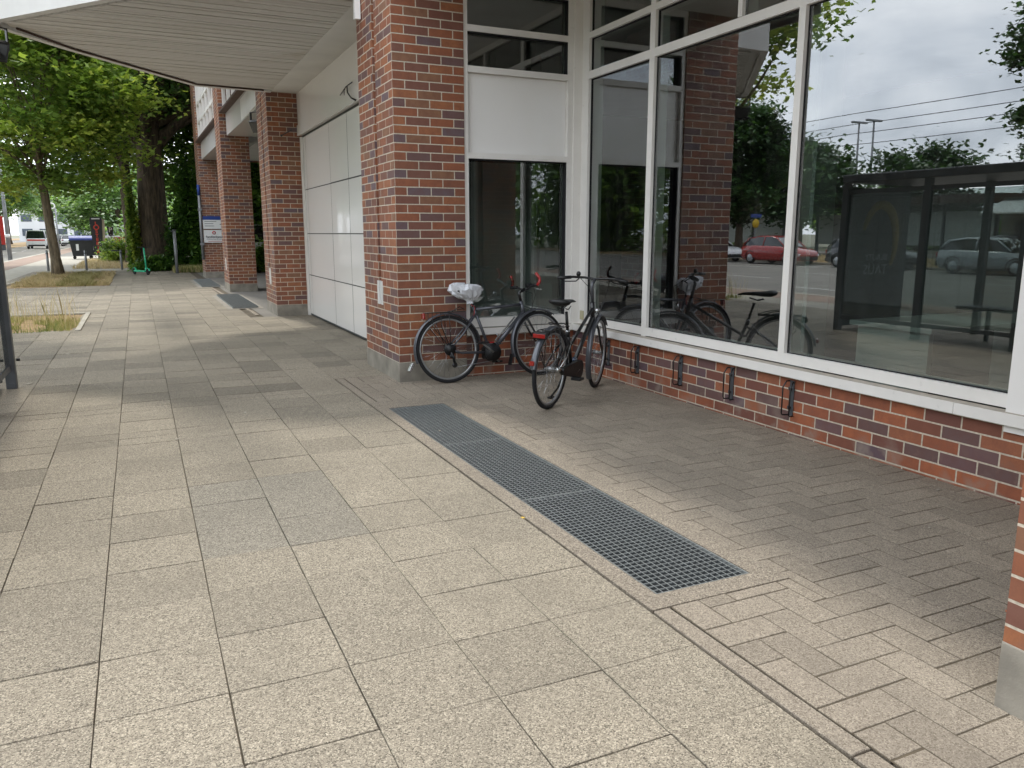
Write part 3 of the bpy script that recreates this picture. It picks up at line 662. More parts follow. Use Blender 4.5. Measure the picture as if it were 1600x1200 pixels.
text('lettering','Niedersachsen-Bremen',.052,M_txtdark,s,face_T((0,-.037,.115)),.002)
m=MB(); m.box(-.2,.3,-.038,-.0351,.035,.05); m.build('rule',M_signred,s)
# floodlights
def flood(loc,rz,label):
    r=empty('floodlight',loc,(0,0,rz)); tag(r,label,'floodlight')
    m=MB(); T=Matrix.Rotation(.5,4,'X'); m.bbox(-.14,.14,-.05,.05,-.13,.11,.012,T); m.build('housing',M_black,r)
    m=MB(); m.box(-.11,.11,-.058,-.0505,-.10,.09,T); m.build('lens',M_carglass,r)
    m=MB(); m.box(-.165,-.150,-.02,.02,0,.25).box(.150,.165,-.02,.02,0,.25).box(-.165,.165,-.02,.02,.25,.262); m.build('bracket',M_black,r); return r
flood((-1.36,11.68,3.66),.6,'black floodlight hanging under the pointed tip of the canopy')
flood((2.36,17.1,3.62),-.9,'black floodlight under the white box between the far piers')
m=MB(); m.tube([(2.75,11.6,3.41),(2.74,11.2,3.46),(2.75,10.9,3.47)],.008,6); m.tube([(2.74,11.15,3.46),(2.72,11.05,3.36),(2.73,10.9,3.27),(2.75,10.75,3.22)],.011,6); m.tube([(2.74,11.35,3.45),(2.73,11.28,3.36),(2.73,11.22,3.44)],.004,5)
o=m.build('cable_loop',M_black); tag(o,'loose black cable loop hanging from the white panel header','cable')
m=MB(); m.tube([(2.67,15.04,3.32),(2.46,14.9,3.2)],.008,6); m.ball((2.46,14.9,3.2),.02,.02,.02,8); o=m.build('wall_hook',M_galv); tag(o,'thin metal rod sticking out of the dark stained brick pier','hook')
# ---------------------------------------------------------------- wheel holders
def holder(y,label,first=[None]):
    if first[0] is None:
        r=empty('wheel_holder'); 
        m=MB(); m.bbox(-.007,0,-.022,.022,.0,.27,.002); m.box(-.012,-.007,-.03,.03,.05,.075).box(-.012,-.007,-.03,.03,.195,.22); m.build('back_plate',M_post,r)
        m=MB()
        for s in (-1,1):
            m.tube([(-.004,s*.026,.266),(-.03,s*.034,.264),(-.058,s*.038,.22),(-.058,s*.038,.02),(-.05,s*.036,.004),(-.004,s*.028,.004)],.0055,6)
        m.build('hoop',M_black,r)
        m=MB()
        m.build('spacer',M_black,r) if False else None
        for z in (.065,.205): m=MB(); m.cyl((-.012,0,z),(-.022,0,z),.012,8); m.build('bolt',M_black,r); first[0]=r; o=r
    else: o=copy_tree(first[0])
    o.location=(4.379,y,.145); tag(o,label,'bike holder','wheel holders screwed to the low brick wall'); return o
holder(6.44,'black wheel holder on the low wall, nearest to the leaning black bicycle')
holder(5.75,'second black wheel holder from the bicycles on the low wall')
holder(5.06,'third black wheel holder from the bicycles on the low wall')
holder(4.39,'nearest and largest looking black wheel holder on the low wall, rightmost')
holder(6.98,'black wheel holder on the low wall hidden behind the front wheel')
# ---------------------------------------------------------------- bicycles
def wheel(parent,cx,cz,r,steer=0,T=None,fork=False,name='wheel'):
    w=empty(name,(cx,0,cz)); w.parent=parent
    if steer: w.rotation_euler=(0,0,steer)
    tr=.019
    prof=[(r-tr+tr*math.cos(q),tr*.95*math.sin(q)) for q in [2*PI*k/10 for k in range(10)]]
    MB().ring(r,0,0,n=56,prof=prof).build('tyre',M_rubber,w)
    rr=r-2*tr
    MB().ring(r,0,0,n=56,prof=[(rr+.006,-.011),(rr+.006,.011),(rr-.014,.008),(rr-.014,-.008)]).build('rim',M_rim,w)
    m=MB(); m.cyl((0,-.03,0),(0,.03,0),.022 if not fork else .018,14).cyl((0,-.034,0),(0,-.028,0),.024,14).cyl((0,.028,0),(0,.034,0),.024,14).cyl((0,-.06,0),(0,.06,0),.007,8); m.build('hub',M_rim,w)
    s=MB()
    for k in range(28):
        a=2*PI*k/28; sgn=1 if k%2 else -1; b=a+(.9 if (k//2)%2 else -.9)
        s.tube([(.03*math.cos(b),sgn*.03,.03*math.sin(b)),((rr-.01)*math.cos(a),0,(rr-.01)*math.sin(a))],.0012,4)
    s.build('spokes',M_chrome,w); return w
def fender(parent,cx,cz,r,a0,a1,mat,w=.026,name='fender',steer=0):
    prof=[(r+.012,w),(r+.024,w*.6),(r+.027,0),(r+.024,-w*.6),(r+.012,-w),(r+.009,-w),(r+.021,-w*.55),(r+.024,0),(r+.021,w*.55),(r+.009,w)]
    n=24;k_=len(prof); m=MB(); v=[];f=[]
    for i in range(n+1):
        a=a0+(a1-a0)*i/n
        for rr,yy in prof: v.append((rr*math.cos(a),yy,rr*math.sin(a)))
    for i in range(n):
        for k in range(k_): f.append((i*k_+k,i*k_+(k+1)%k_,(i+1)*k_+(k+1)%k_,(i+1)*k_+k))
    m.add(v,f,True); o=m.build(name,mat,parent); o.location=(cx,0,cz); o.rotation_euler=(0,0,steer); return o
def crank(parent,bx,bz,ang,col=M_plastic):
    m=MB(); d=Vector((math.cos(ang),0,math.sin(ang)))
    for s in (-1,1):
        a=Vector((bx,s*.075,bz)); b=a+d*s*.17; m.tube([a,b],[.011,.009],8)
    m.build('crank_arms',M_rim,parent)
    for s in (-1,1):
        c=Vector((bx,s*.075,bz))+d*s*.17; p=MB(); p.bbox(c.x-.045,c.x+.045,c.y+(.01 if s>0 else -.1),c.y+(.1 if s>0 else -.01),c.z-.011,c.z+.011,.005); p.build('pedal',col,parent)
def rack(parent,x0,x1,z,hx,hz):
    m=MB(); w=.06
    m.tube([(x1,-.03,z),(x0+.05,-w,z),(x0,-w+.02,z),(x0,w-.02,z),(x0+.05,w,z),(x1,.03,z)],.005,6)
    m.tube([(x0+.02,0,z),(x1,0,z)],.004,6)
    for x in (x0+.08,x0+.18,x0+.28): m.tube([(x,-w,z),(x,w,z)],.004,5)
    for s in (-1,1):
        for x in (x0+.06,x0+.15,x0+.24): m.tube([(x,s*w,z),(x+.0,s*(w+.01),z-.14),(hx,s*.062,hz+.01)],.004,5)
    m.build('luggage_rack',M_black,parent)
def saddle(parent,x,z,mat=M_plastic,k=1.0,name='saddle'):
    # loft sections nose->tail
    secs=[(.15,.015,.010,-.012),(.10,.022,.018,0),(.03,.032,.026,.002),(-.04,.058,.034,.0),(-.09,.078,.04,.006),(-.125,.07,.034,.012),(-.14,.035,.018,.012)]
    v=[];f=[];n=12
    for (dx,w,h,dz) in secs:
        for q in range(n):
            a=2*PI*q/n; v.append((x+dx*k,w*math.cos(a)*k,z+dz+h*math.sin(a)*(.55 if math.sin(a)>0 else 1)))
    for i in range(len(secs)-1):
        for q in range(n): f.append((i*n+q,i*n+(q+1)%n,(i+1)*n+(q+1)%n,(i+1)*n+q))
    f.append(tuple(range(n-1,-1,-1))); f.append(tuple((len(secs)-1)*n+q for q in range(n)))
    m=MB(); m.add(v,f,True); m.build(name,mat,parent)
def bike_A():
    r=.345; root=empty('bicycle',(2.784,7.45,0),(R(-6.5),0,R(1.2)))
    tag(root,'dark grey touring bicycle with a plastic bag over its saddle, beside the brick pier','bicycle')
    fr=MB(); BBx,BBz=.47,.285
    fr.tube([(BBx,0,BBz),(.30,0,.765)],.016,12).tube([(.33,0,.735),(.86,0,.765)],[.017,.018],12).tube([(BBx+.03,0,BBz+.03),(.875,0,.68)],[.026,.024],12)
    fr.tube([(.885,0,.635),(.85,0,.80)],.022,12)
    for s in (-1,1):
        fr.tube([(BBx,s*.03,BBz),(.12,s*.055,.30),(0,s*.065,r)],[.013,.011,.009],8); fr.tube([(.325,s*.018,.70),(.16,s*.05,.50),(0,s*.065,r)],[.010,.010,.008],8)
    fr.build('frame',M_greyf,root)
    m=MB(); m.ball((BBx,0,BBz+.01),.095,.05,.105,18); m.bbox(BBx-.09,BBx+.08,-.055,.055,BBz-.07,BBz+.06,.03); m.cyl((BBx,-.075,BBz),(BBx,-.06,BBz),.09,20); m.build('chain_case',M_plastic,root)
    m=MB(); m.bbox(BBx-.02,BBx+.02,-.06,.0,BBz+.095,BBz+.11,.004); m.build('badge',M_red,root)
    m=MB(); T=Matrix.Translation((.67,0,.50))@Matrix.Rotation(math.atan2(-.38,.39),4,'Y'); m.bbox(-.17,.17,-.012,.012,.022,.034,.004,T); m.build('tube_strip',M_chrome,root)
    m=MB(); m.tube([(.61,-.02,.37),(.56,-.03,.36),(.53,-.03,.40),(.55,-.03,.45),(.53,-.03,.48)],.004,6); m.build('bottle_cage',M_chrome,root)
    m=MB(); m.tube([(.30,0,.765),(.262,0,.87)],.0135,10); m.build('seatpost',M_black,root)
    m=MB(); m.tube([(.31,0,.78),(.285,.012,.80),(.27,-.01,.785),(.31,-.016,.76),(.30,-.02,.70),(.29,-.02,.66)],.004,6); m.build('strap',M_red,root)
    saddle(root,.235,.92,M_plastic)
    # bag over the saddle
    v=[];f=[];nn=30; rings=[(-.005,.985,.01,.01),(.0,.988,.12,.07),(.0,.97,.168,.102),(.0,.935,.168,.102),(.005,.895,.145,.09),(.015,.86,.10,.062),(.025,.845,.05,.036),(.03,.82,.028,.024),(.034,.795,.035,.03)]
    for (dx,z,rx,ry) in rings:
        for q in range(nn):
            a=2*PI*q/nn; k=1+.22*noise.noise(Vector((q*.9,z*22,3)))+ .16*noise.noise(Vector((q*2.1,z*60,7)))
            tail=1.0 if math.cos(a)>0 else 1.08
            v.append((.235+dx+rx*math.cos(a)*k*tail,ry*math.sin(a)*k,z+.02*noise.noise(Vector((q*1.3,z*30,1)))+(.02 if math.cos(a)<-.7 and z>.95 else 0)))
    for i in range(len(rings)-1):
        for q in range(nn): f.append((i*nn+q,i*nn+(q+1)%nn,(i+1)*nn+(q+1)%nn,(i+1)*nn+q))
    f.append(tuple(range(nn)))
    m=MB(); m.add(v,f,False); b=m.build('plastic_bag',M_bag,root); b['label']='crumpled white plastic bag'
    wheel(root,0,r,r); wheel(root,1.046,r,r,R(10),fork=True)
    fender(root,0,r,r,R(10),R(200),M_greyf); 
    fender(root,1.046,r,r,R(55),R(200),M_greyf,steer=R(10))
    m=MB(); m.bbox(-.015,.015,-.03,.03,-.07,.02,.004,Matrix.Translation((-.395,0,.21))@Matrix.Rotation(.5,4,'Y')); m.build('mudflap',M_chrome,root)
    m=MB(); m.bbox(-.006,.006,-.035,.035,-.1,.02,.003,Matrix.Translation((1.046-.365,-.06,.235))@Matrix.Rotation(.25,4,'Y')); m.build('mudflap',M_plastic,root)
    # fork
    m=MB(); m.tube([(.85,0,.80),(.885,0,.64)],.015,8)
    for s in (-1,1): m.tube([(.885,s*.02,.64),(.90,s*.055,.60),(.97,s*.058,.47),(1.046,s*.055,r)],[.015,.013,.011,.008],8)
    m.build('fork',M_black,root)
    m=MB(); m.tube([(.85,0,.80),(.835,0,.89),(.91,0,.925)],[.016,.016,.018],10)
    c=Vector((.91,0,.925)); sc=R(6)
    def H(x,y,z): return (c.x+x*math.cos(sc)-y*math.sin(sc),c.y+x*math.sin(sc)+y*math.cos(sc),c.z+z)
    m.tube([H(0,-.04,0),H(0,.04,0)],.014,8)
    m.tube([H(-.03,-.27,.03),H(-.01,-.14,.025),H(0,-.06,0),H(0,.06,0),H(-.01,.14,.025),H(-.03,.23,.03)],.0115,8); m.build('handlebar',M_black,root)
    for s in (-1,1):
        e=.275 if s<0 else .235
        m=MB(); m.tube([H(-.015,s*(e-.10),.027),H(-.03,s*e,.03)],.017,10); m.build('grip',M_plastic,root)
        m=MB(); m.tube([H(-.03,s*e,.022),H(0.0,s*(e+.008),.065),H(.0,s*(e+.006),.10),H(-.035,s*(e-.01),.155)],[.017,.0155,.0155,.015],10); g=m.build('bar_end',M_red,root)
        m=MB(); m.tube([H(.02,s*.13,.01),H(.06,s*.16,-.01),H(.065,s*.22,-.015)],.005,6); m.build('brake_lever',M_chrome,root)
    m=MB(); m.bbox(-.03,.03,-.03,.03,-.02,.02,.008,Matrix.Translation(H(0.03,-.02,.04))); m.build('bell',M_plastic,root)
    m=MB(); m.tube([H(.03,.12,0),(1.02,.05,.88),(1.0,.03,.72),(.95,.02,.68)],.003,5); m.tube([H(.03,-.12,0),(1.0,-.06,.86),(.96,-.03,.72),(.90,-.02,.66)],.003,5); m.build('cables',M_black,root)
    m=MB(); m.bbox(.985,1.02,-.02,.02,.67,.72,.008); m.tube([(.9,0,.66),(1.0,0,.70)],.005,5); m.build('front_brake',M_black,root)
    rack(root,-.235,.20,.72,0,r)
    m=MB(); m.bbox(-.262,-.238,-.03,.03,.66,.72,.006); m.build('reflector',M_redlens,root)
    m=MB(); m.tube([(.06,0,.725),(.15,0,.77),(.20,0,.74)],.005,5).tube([(.0,-.03,.725),(.16,-.04,.745)],.004,5); m.build('rack_clamp',M_black,root)
    m=MB(); m.cyl((0,-.045,r),(0,-.075,r),.05,16); m.cyl((0,-.048,r),(0,-.056,r),.065,18); m.build('cassette',M_plastic,root)
    m=MB(); m.tube([(.0,-.075,r-.03),(.02,-.08,r-.08),(.03,-.08,r-.15)],[.012,.016,.014],8); m.ball((.03,-.08,r-.16),.03,.01,.03,8).ball((.0,-.08,r-.07),.022,.01,.022,8); m.build('derailleur',M_plastic,root)
    m=MB(); m.tube([(.0,-.06,r+.05),(BBx,-.065,BBz+.09)],.003,4).tube([(.03,-.08,r-.185),(BBx,-.065,BBz-.085)],.003,4); m.build('chain',M_rim,root)
    crank(root,BBx,BBz,R(-40)); return root
bike_A()
def bike_B():
    r=.35; ang=math.atan2(.67,.87); root=empty('bicycle',(3.14,5.96,0),(R(2.2),0,ang))
    tag(root,'black step-through city bicycle on its kickstand, facing the window corner','bicycle')
    BBx,BBz=.46,.29; fr=MB()
    fr.tube([(BBx,0,BBz),(.335,0,.62)],.017,12).tube([(.355,0,.46+.02),(.90,0,.80)],.015,12).tube([(BBx+.02,0,BBz+.02),(.915,0,.71)],.021,12)
    fr.tube([(.94,0,.655),(.895,0,.86)],.021,12)
    for s in (-1,1):
        fr.tube([(BBx,s*.03,BBz),(.12,s*.055,.32),(0,s*.065,r)],[.012,.011,.009],8); fr.tube([(.345,s*.018,.58),(.16,s*.05,.48),(0,s*.065,r)],[.009,.009,.008],8)
    fr.build('frame',M_black,root)
    m=MB(); m.tube([(.335,0,.62),(.28,0,.82)],.0135,10); m.cyl((.338,0,.60),(.33,0,.64),.021,12); m.build('seatpost',M_plastic,root)
    m=MB(); m.cyl((.334,0,.63),(.328,0,.655),.02,12); m.build('seat_clamp',M_chrome,root)
    saddle(root,.25,.915,M_plastic,1.3); m=MB(); m.tube([(.19,.03,.86),(.25,.03,.845),(.33,.02,.87)],.005,5).tube([(.19,-.03,.86),(.25,-.03,.845),(.33,-.02,.87)],.005,5); m.build('saddle_rails',M_black,root)
    st=R(-9) if False else R(8)
    wheel(root,0,r,r); wheel(root,1.10,r,r,st,fork=True)
    f1=fender(root,0,r,r,R(20),R(172),M_greyf,.028); fender(root,1.10,r,r,R(40),R(215),M_greyf,.028,steer=st)
    m=MB(); m.bbox(-.012,.012,-.02,.02,-.02,.02,.006,Matrix.Translation((-.38,0,.455))); m.build('reflector',M_redlens,root)
    m=MB(); m.tube([(.895,0,.86),(.94,0,.655)],.014,8)
    q=Vector((.94,0,.64))
    for s in (-1,1): m.tube([(.94,s*.03,.655),(.955,s*.055,.60),(1.02,s*.057,.46),(1.10,s*.055,r)],[.014,.012,.011,.008],8)
    m.build('fork',M_black,root)
    m=MB(); m.tube([(.895,0,.86),(.865,0,1.00),(.87,0,1.04),(.93,0,1.075)],[.016,.015,.015,.016],10); m.build('stem',M_greyf,root)
    c=Vector((.93,0,1.075))
    def H(x,y,z): return (c.x+x*math.cos(st)-y*math.sin(st),c.y+x*math.sin(st)+y*math.cos(st),c.z+z)
    m=MB(); m.tube([H(-.12,-.33,.0),H(-.06,-.2,.015),H(-.01,-.1,.012),H(0,0,0),H(-.01,.1,.012),H(-.06,.2,.015),H(-.12,.33,.0)],.0115,8); m.build('handlebar',M_black,root)
    for s in (-1,1):
        m=MB(); m.tube([H(-.07,s*.215,.012),H(-.12,s*.335,0)],.0165,10); m.build('grip',M_plastic,root)
        m=MB(); m.tube([H(-.03,s*.15,.0),H(.02,s*.19,-.03),H(-.02,s*.29,-.035)],.006,6); m.build('brake_lever',M_plastic,root)
    m=MB(); m.ball(H(-.05,.15,.045),.022,.022,.026,10); m.build('bell',M_black,root)
    m=MB(); m.tube([H(0,.14,0),(1.05,.10,.98),(1.03,.05,.80),(.98,.03,.70)],.003,5); m.tube([H(0,-.14,0),(1.08,-.08,.98),(1.06,-.04,.82),(.97,-.02,.70)],.003,5); m.build('cables',M_black,root)
    m=MB(); m.tube([(.97,0,.72),(1.03,0,.76)],.006,6); m.cyl((1.02,0,.765),(1.06,0,.765),.028,14); m.build('headlight',M_chrome,root)
    rack(root,-.22,.24,.70,0,r)
    m=MB(); m.tube([(.24,-.05,.70),(.10,-.06,.74),(-.02,-.03,.75),(-.05,0,.74),(-.02,.03,.75),(.10,.06,.74),(.24,.05,.70)],.005,6); m.build('rack_spring',M_black,root)
    m=MB(); m.bbox(-.262,-.225,-.065,.065,.64,.70,.01); m.build('rear_light_housing',M_plastic,root)
    m=MB(); m.bbox(-.270,-.2625,-.055,.055,.65,.685,.003); m.build('rear_light',M_redlens,root)
    m=MB(); pts=[]
    for k in range(20):
        a=2*PI*k/20; rr=.10 if math.cos(a)>0 else .05; 
        pts.append((BBx+.085*math.cos(a),BBz+.085*math.sin(a)) if math.cos(a)>-.1 else (.12+.03*math.cos(a),r-.03+.035*math.sin(a)))
    T=Matrix.Rotation(PI/2,4,'X'); m.prism(pts,.05,.085,T); m.build('chain_guard',M_plastic,root)
    m=MB(); m.bbox(BBx-.06,BBx+.05,-.045,.045,BBz-.04,BBz+.05,.02); m.build('bottom_bracket_housing',M_plastic,root)
    m=MB(); m.cyl((BBx+.045,0,BBz+.05),(BBx+.07,0,BBz+.075),.028,12); m.build('down_tube_collar',M_pb2,root)
    crank(root,BBx,BBz,R(20),M_plastic)
    m=MB(); m.tube([(.36,.03,.26),(.40,.10,.10),(.40,.165,.008)],[.011,.009,.010],8); m.bbox(.36,.44,.145,.185,.0,.012,.004); m.build('kickstand',M_black,root)
    m=MB(); m.tube([(.30,-.07,.62),(.15,-.08,.44),(.02,-.08,.37)],.005,6); m.cyl((0,-.06,r),(0,-.085,r),.03,12); m.build('hub_gear',M_chrome,root)
    return root
bike_B()
# ---------------------------------------------------------------- bus shelter
sh=empty('bus_shelter',(-1.24,9.05,0)); tag(sh,'dark steel bus shelter with glass walls, its end post at the left edge','bus shelter')
def shp(mb,name,mat): o=mb.build(name,mat); o.parent=sh; o.matrix_parent_inverse=Matrix.Translation(sh.location).inverted(); return o
for y in (9.0,7.62,6.2,4.8,3.4):
    for x in ((-1.34,-2.70)):
        m=MB(); m.bbox(x,x+.09,y-.05,y+.05,0,2.26,.006); shp(m,'post',M_post)
m=MB(); m.bbox(-2.95,-1.22,3.1,9.04,2.26,2.38,.02); shp(m,'roof',M_signgreen if False else M_post)
m=MB(); m.box(-1.30,-1.285,3.45,8.95,.18,.24); m.box(-1.30,-1.285,3.45,8.95,2.1,2.16); m.box(-1.31,-1.27,8.94,9.0,.02,.06); shp(m,'rail',M_post)
for a,b in ((6.25,7.57),(4.85,6.15),(3.45,4.75),(7.67,8.95)):
    p=MB(); p.box(-1.298,-1.290,a,b,.25,2.09); shp(p,'glass_pane',M_sglass)
m=MB(); m.box(-2.56,-1.38,8.985,9.055,.06,2.2); shp(m,'end_panel',M_galv)
m=MB(); m.box(-2.60,-1.36,8.93,8.98,.3,2.15); ap=shp(m,'advert_case',M_post)
m=MB(); m.box(-2.52,-1.44,8.922,8.9298,.38,2.07); shp(m,'poster',M_signblack)
m=MB(); arc=[]
for k in range(15):
    a=R(20+k*14); arc.append((-1.98+.38*math.cos(a)*1.0,8.918,1.35+.6*math.sin(a)))
m.tube(arc,[.03+.05*math.sin(PI*k/14) for k in range(15)],6); shp(m,'poster_swoosh',M_yellow)
text('poster_text','BEAUTY',.14,M_signwhite,sh,Matrix.Translation((1.24,-9.05,0))@face_T((-1.95,8.915,1.12)),.001); text('poster_text','TALIS',.22,M_signwhite,sh,Matrix.Translation((1.24,-9.05,0))@face_T((-1.95,8.915,.93)),.001)
m=MB(); m.bbox(-2.2,-1.8,4.6,7.4,.44,.49,.01).box(-2.02,-1.98,5,5.05,0,.44).box(-2.02,-1.98,7,7.05,0,.44); shp(m,'bench',M_post)
m=MB(); m.cyl((-1.235,9.0,.28),(-1.205,9.0,.28),.014,8); shp(m,'bolt',M_black)
sh.location.x+=.07
# green pylon sign seen in the glass
s=empty('pylon_sign',(-3.8,20,0)); tag(s,'green sandwich shop pylon with vertical white and yellow lettering, reflected in the narrow pane','sign')
m=MB(); m.bbox(-.3,.3,-.08,.08,.1,3.05,.02); m.build('body',M_signgreen,s)
text('lettering','SUB',.42,M_signwhite,s,face_T((0,-.082,2.0),'-y',-PI/2),.003,bold=.008); text('lettering','WAY',.42,M_yellow,s,face_T((0,-.082,1.18),'-y',-PI/2),.003,bold=.008)
text('arrow','➜' if False else '>',.3,M_signwhite,s,face_T((0,-.082,.55)),.003,bold=.01); text('arrow','>',.3,M_signwhite,s,face_T((0,-.082,2.65),'-y',.7),.003,bold=.01)
# ---------------------------------------------------------------- trees
def tree(name,label,loc,H,crown_c,crown_r,trunk_r,nclump,nleaf,leaf,mat,bark,seed,lean=(0,0),fork_z=None,clump_r=.7,limbs=14,flat=.55,cat='tree',group=None,trunk=True,low=None,limb_r=None):
    rg=np.random.default_rng(seed); rr=random.Random(seed)
    root=empty(name,loc); tag(root,label,cat,group)
    cx,cy,cz=crown_c; rx,ry,rz=crown_r
    # clump centres inside ellipsoid (denser near the shell)
    P=rg.normal(size=(nclump,3)); P/=np.linalg.norm(P,axis=1)[:,None]; rad=rg.uniform(.25,1,nclump)**.55
    cen=P*rad[:,None]*np.array([rx,ry,rz])+np.array([cx,cy,cz])
    if low is not None: cen[:,2]=np.maximum(cen[:,2],low+rg.uniform(0,.6,nclump))
    fz=fork_z or cz-rz*.7
    if trunk:
        m=MB(); pts=[];rs=[]
        for k in range(9):
            t=k/8; z=t*(fz+ (cz-fz)*.5); w=.03*H*.1
            pts.append((lean[0]*t+w*math.sin(3*t+seed)*.4,lean[1]*t+w*math.cos(2*t+seed)*.4,z)); rs.append(trunk_r*((1.35 if k==0 else 1.0)-.45*t))
        m.tube(pts,rs,16)
        m.build('trunk',bark,root)
        m=MB(); idx=rg.choice(nclump,min(limbs,nclump),replace=False); r0=limb_r or trunk_r*.38
        for i in idx:
            z0=fz*rr.uniform(.85,1.15); t=min(1,z0/(fz+(cz-fz)*.5)); b=Vector((lean[0]*t,lean[1]*t,z0)); e=Vector(cen[i]); mid=(b+e)/2+Vector((rr.uniform(-.4,.4),rr.uniform(-.4,.4),rr.uniform(0,.5)))*min(1,rx/4)
            m.tube([b,(b+mid)/2+Vector((0,0,.1)),mid,(mid+e)/2,e],[r0,r0*.75,r0*.5,r0*.3,r0*.1],7)
            for _ in range(3):
                q=mid.lerp(e,rr.random()); w=Vector(cen[rr.randrange(nclump)]); d=(w-q); d=d.normalized()*min(d.length,rx*.45); m.tube([q,q+d*.5+Vector((0,0,.08)),q+d],[r0*.3,r0*.18,r0*.05],5)
        m.build('limbs',bark,root)
    # leaves
    ci=rg.integers(0,nclump,nleaf); base=cen[ci]+rg.normal(size=(nleaf,3))*np.array([1,1,flat])*clump_r*rg.uniform(.5,1.3,nclump)[ci][:,None]
    if low is not None: base[:,2]=np.maximum(base[:,2],low-.5)
    a=rg.uniform(0,2*PI,nleaf); tl=rg.normal(0,.45,(nleaf,2)); sz=leaf*rg.uniform(.6,1.25,nleaf)
    u=np.stack([np.cos(a),np.sin(a),tl[:,0]],1); v=np.stack([-np.sin(a),np.cos(a),tl[:,1]-.25],1)
    u/=np.linalg.norm(u,axis=1)[:,None]; v/=np.linalg.norm(v,axis=1)[:,None]
    # lobed leaf outline (8 points)
    shp_=np.array([(0,-.5),(.28,-.30),(.5,.0),(.2,.08),(.0,.55),(-.2,.08),(-.5,.0),(-.28,-.30)])
    V=(base[:,None,:]+(u[:,None,:]*shp_[None,:,0,None]+v[:,None,:]*shp_[None,:,1,None])*sz[:,None,None]).reshape(-1,3)
    ct=rg.uniform(.1,.85,nclump); tone=np.clip(ct[ci]+rg.normal(0,.15,nleaf),0,1)
    npmesh('crown',V,8,mat,tone,root); return root
TG='street trees along the pavement'
tree('street_tree','slim street tree standing in the dry grass bed',(-2.55,31.8,0),12,(-.5,-.3,7.0),(4.1,3.6,4.4),.17,150,42000,.2,L_maple,M_bark2,11,lean=(-.35,0),fork_z=3.7,clump_r=.55,limbs=20,flat=.4,low=2.75,limb_r=.045)
tree('street_tree','large leaved street tree rising behind the bus shelter, its branches at top left',(-3.5,15.0,0),10,(.0,0,6.7),(2.2,2.6,2.7),.14,60,13000,.17,L_maple,M_bark2,12,fork_z=2.9,clump_r=.5,limbs=18,flat=.4,low=4.2)
tree('oak_tree','huge old tree with a thick dark ivy edged trunk beyond the pavement',(.63,37.3,0),17,(-.1,1.5,10.5),(7.6,6.0,6.2),.66,190,60000,.26,L_oak,M_bark,13,lean=(.15,0),fork_z=5.3,clump_r=.9,limbs=20,flat=.5,low=4.6,limb_r=.26)
tree('tree','dark leaning tree behind the ivy, left of the huge old tree',(-.25,43,0),14,(-1.5,2,9),(4.5,4,5),.3,90,24000,.3,L_oak,M_bark,14,fork_z=5,clump_r=.9,limbs=12,low=3.6)
tree('tree','broad green tree beyond the brick piers, right of the huge old tree',(4.6,41,0),13,(0,0,6.0),(3.6,3.0,5.2),.3,100,34000,.26,L_oak,M_bark,15,fork_z=3,clump_r=.8,limbs=8,low=1.2)
tree('tree','light green tree in the yard seen between the brick piers',(7.5,45,0),10,(0,0,4.6),(4,3.5,4.2),.25,80,20000,.3,L_hedge,M_bark,16,fork_z=3,clump_r=.8,limbs=8,low=.6)
def bush(name,label,loc,r,n,leaf,mat,seed,cat='bush'):
    rg=np.random.default_rng(seed); nc=40; P=rg.normal(size=(nc,3)); P/=np.linalg.norm(P,axis=1)[:,None]; P[:,2]=np.abs(P[:,2])
    cen=P*rg.uniform(.3,1,nc)[:,None]**.6*np.array(r); ci=rg.integers(0,nc,n); base=cen[ci]+rg.normal(size=(n,3))*np.array(r)*.16; base[:,2]=np.abs(base[:,2])+.02
    a=rg.uniform(0,2*PI,n); u=np.stack([np.cos(a),np.sin(a),rg.normal(0,.5,n)],1); v=np.stack([-np.sin(a),np.cos(a),rg.normal(0,.5,n)],1); sz=leaf*rg.uniform(.6,1.3,n)
    sh_=np.array([(0,-.5),(.35,0),(0,.55),(-.35,0)])
    V=(base[:,None,:]+(u[:,None,:]*sh_[None,:,0,None]+v[:,None,:]*sh_[None,:,1,None])*sz[:,None,None]).reshape(-1,3)
    t=np.clip(rg.uniform(.1,.9,nc)[ci]+rg.normal(0,.12,n),0,1); o=npmesh(name,V,4,mat,t); o.location=loc; tag(o,label,cat); return o
bush('ivy','light green ivy climbing the left side of the huge old trunk',(-.12,37.0,0),(.24,.3,3.7),7000,.12,L_maple,21,'ivy')
bush('hedge','low dark green hedge at the foot of the huge old tree',(.75,35.6,0),(1.0,.7,.55),6000,.11,L_hedge,22,'hedge')
bush('bush','round light green bush in the dry grass beside the pylon sign',(-.75,46.5,0),(1.1,1,1.15),7000,.12,L_maple,23)
bush('bush','tall leafy shrub behind the grey post, left of the signed pier',(2.1,36.0,0),(.9,.9,3.9),14000,.15,L_hedge,24)
bush('bush','dark shrub filling the gap behind the signed brick pier',(3.2,38.5,0),(1.2,.9,3.2),12000,.16,L_oak,25)
bush('bush','green undergrowth seen low between the middle brick piers',(4.6,33.0,0),(1.3,.9,1.0),6000,.13,L_hedge,26)
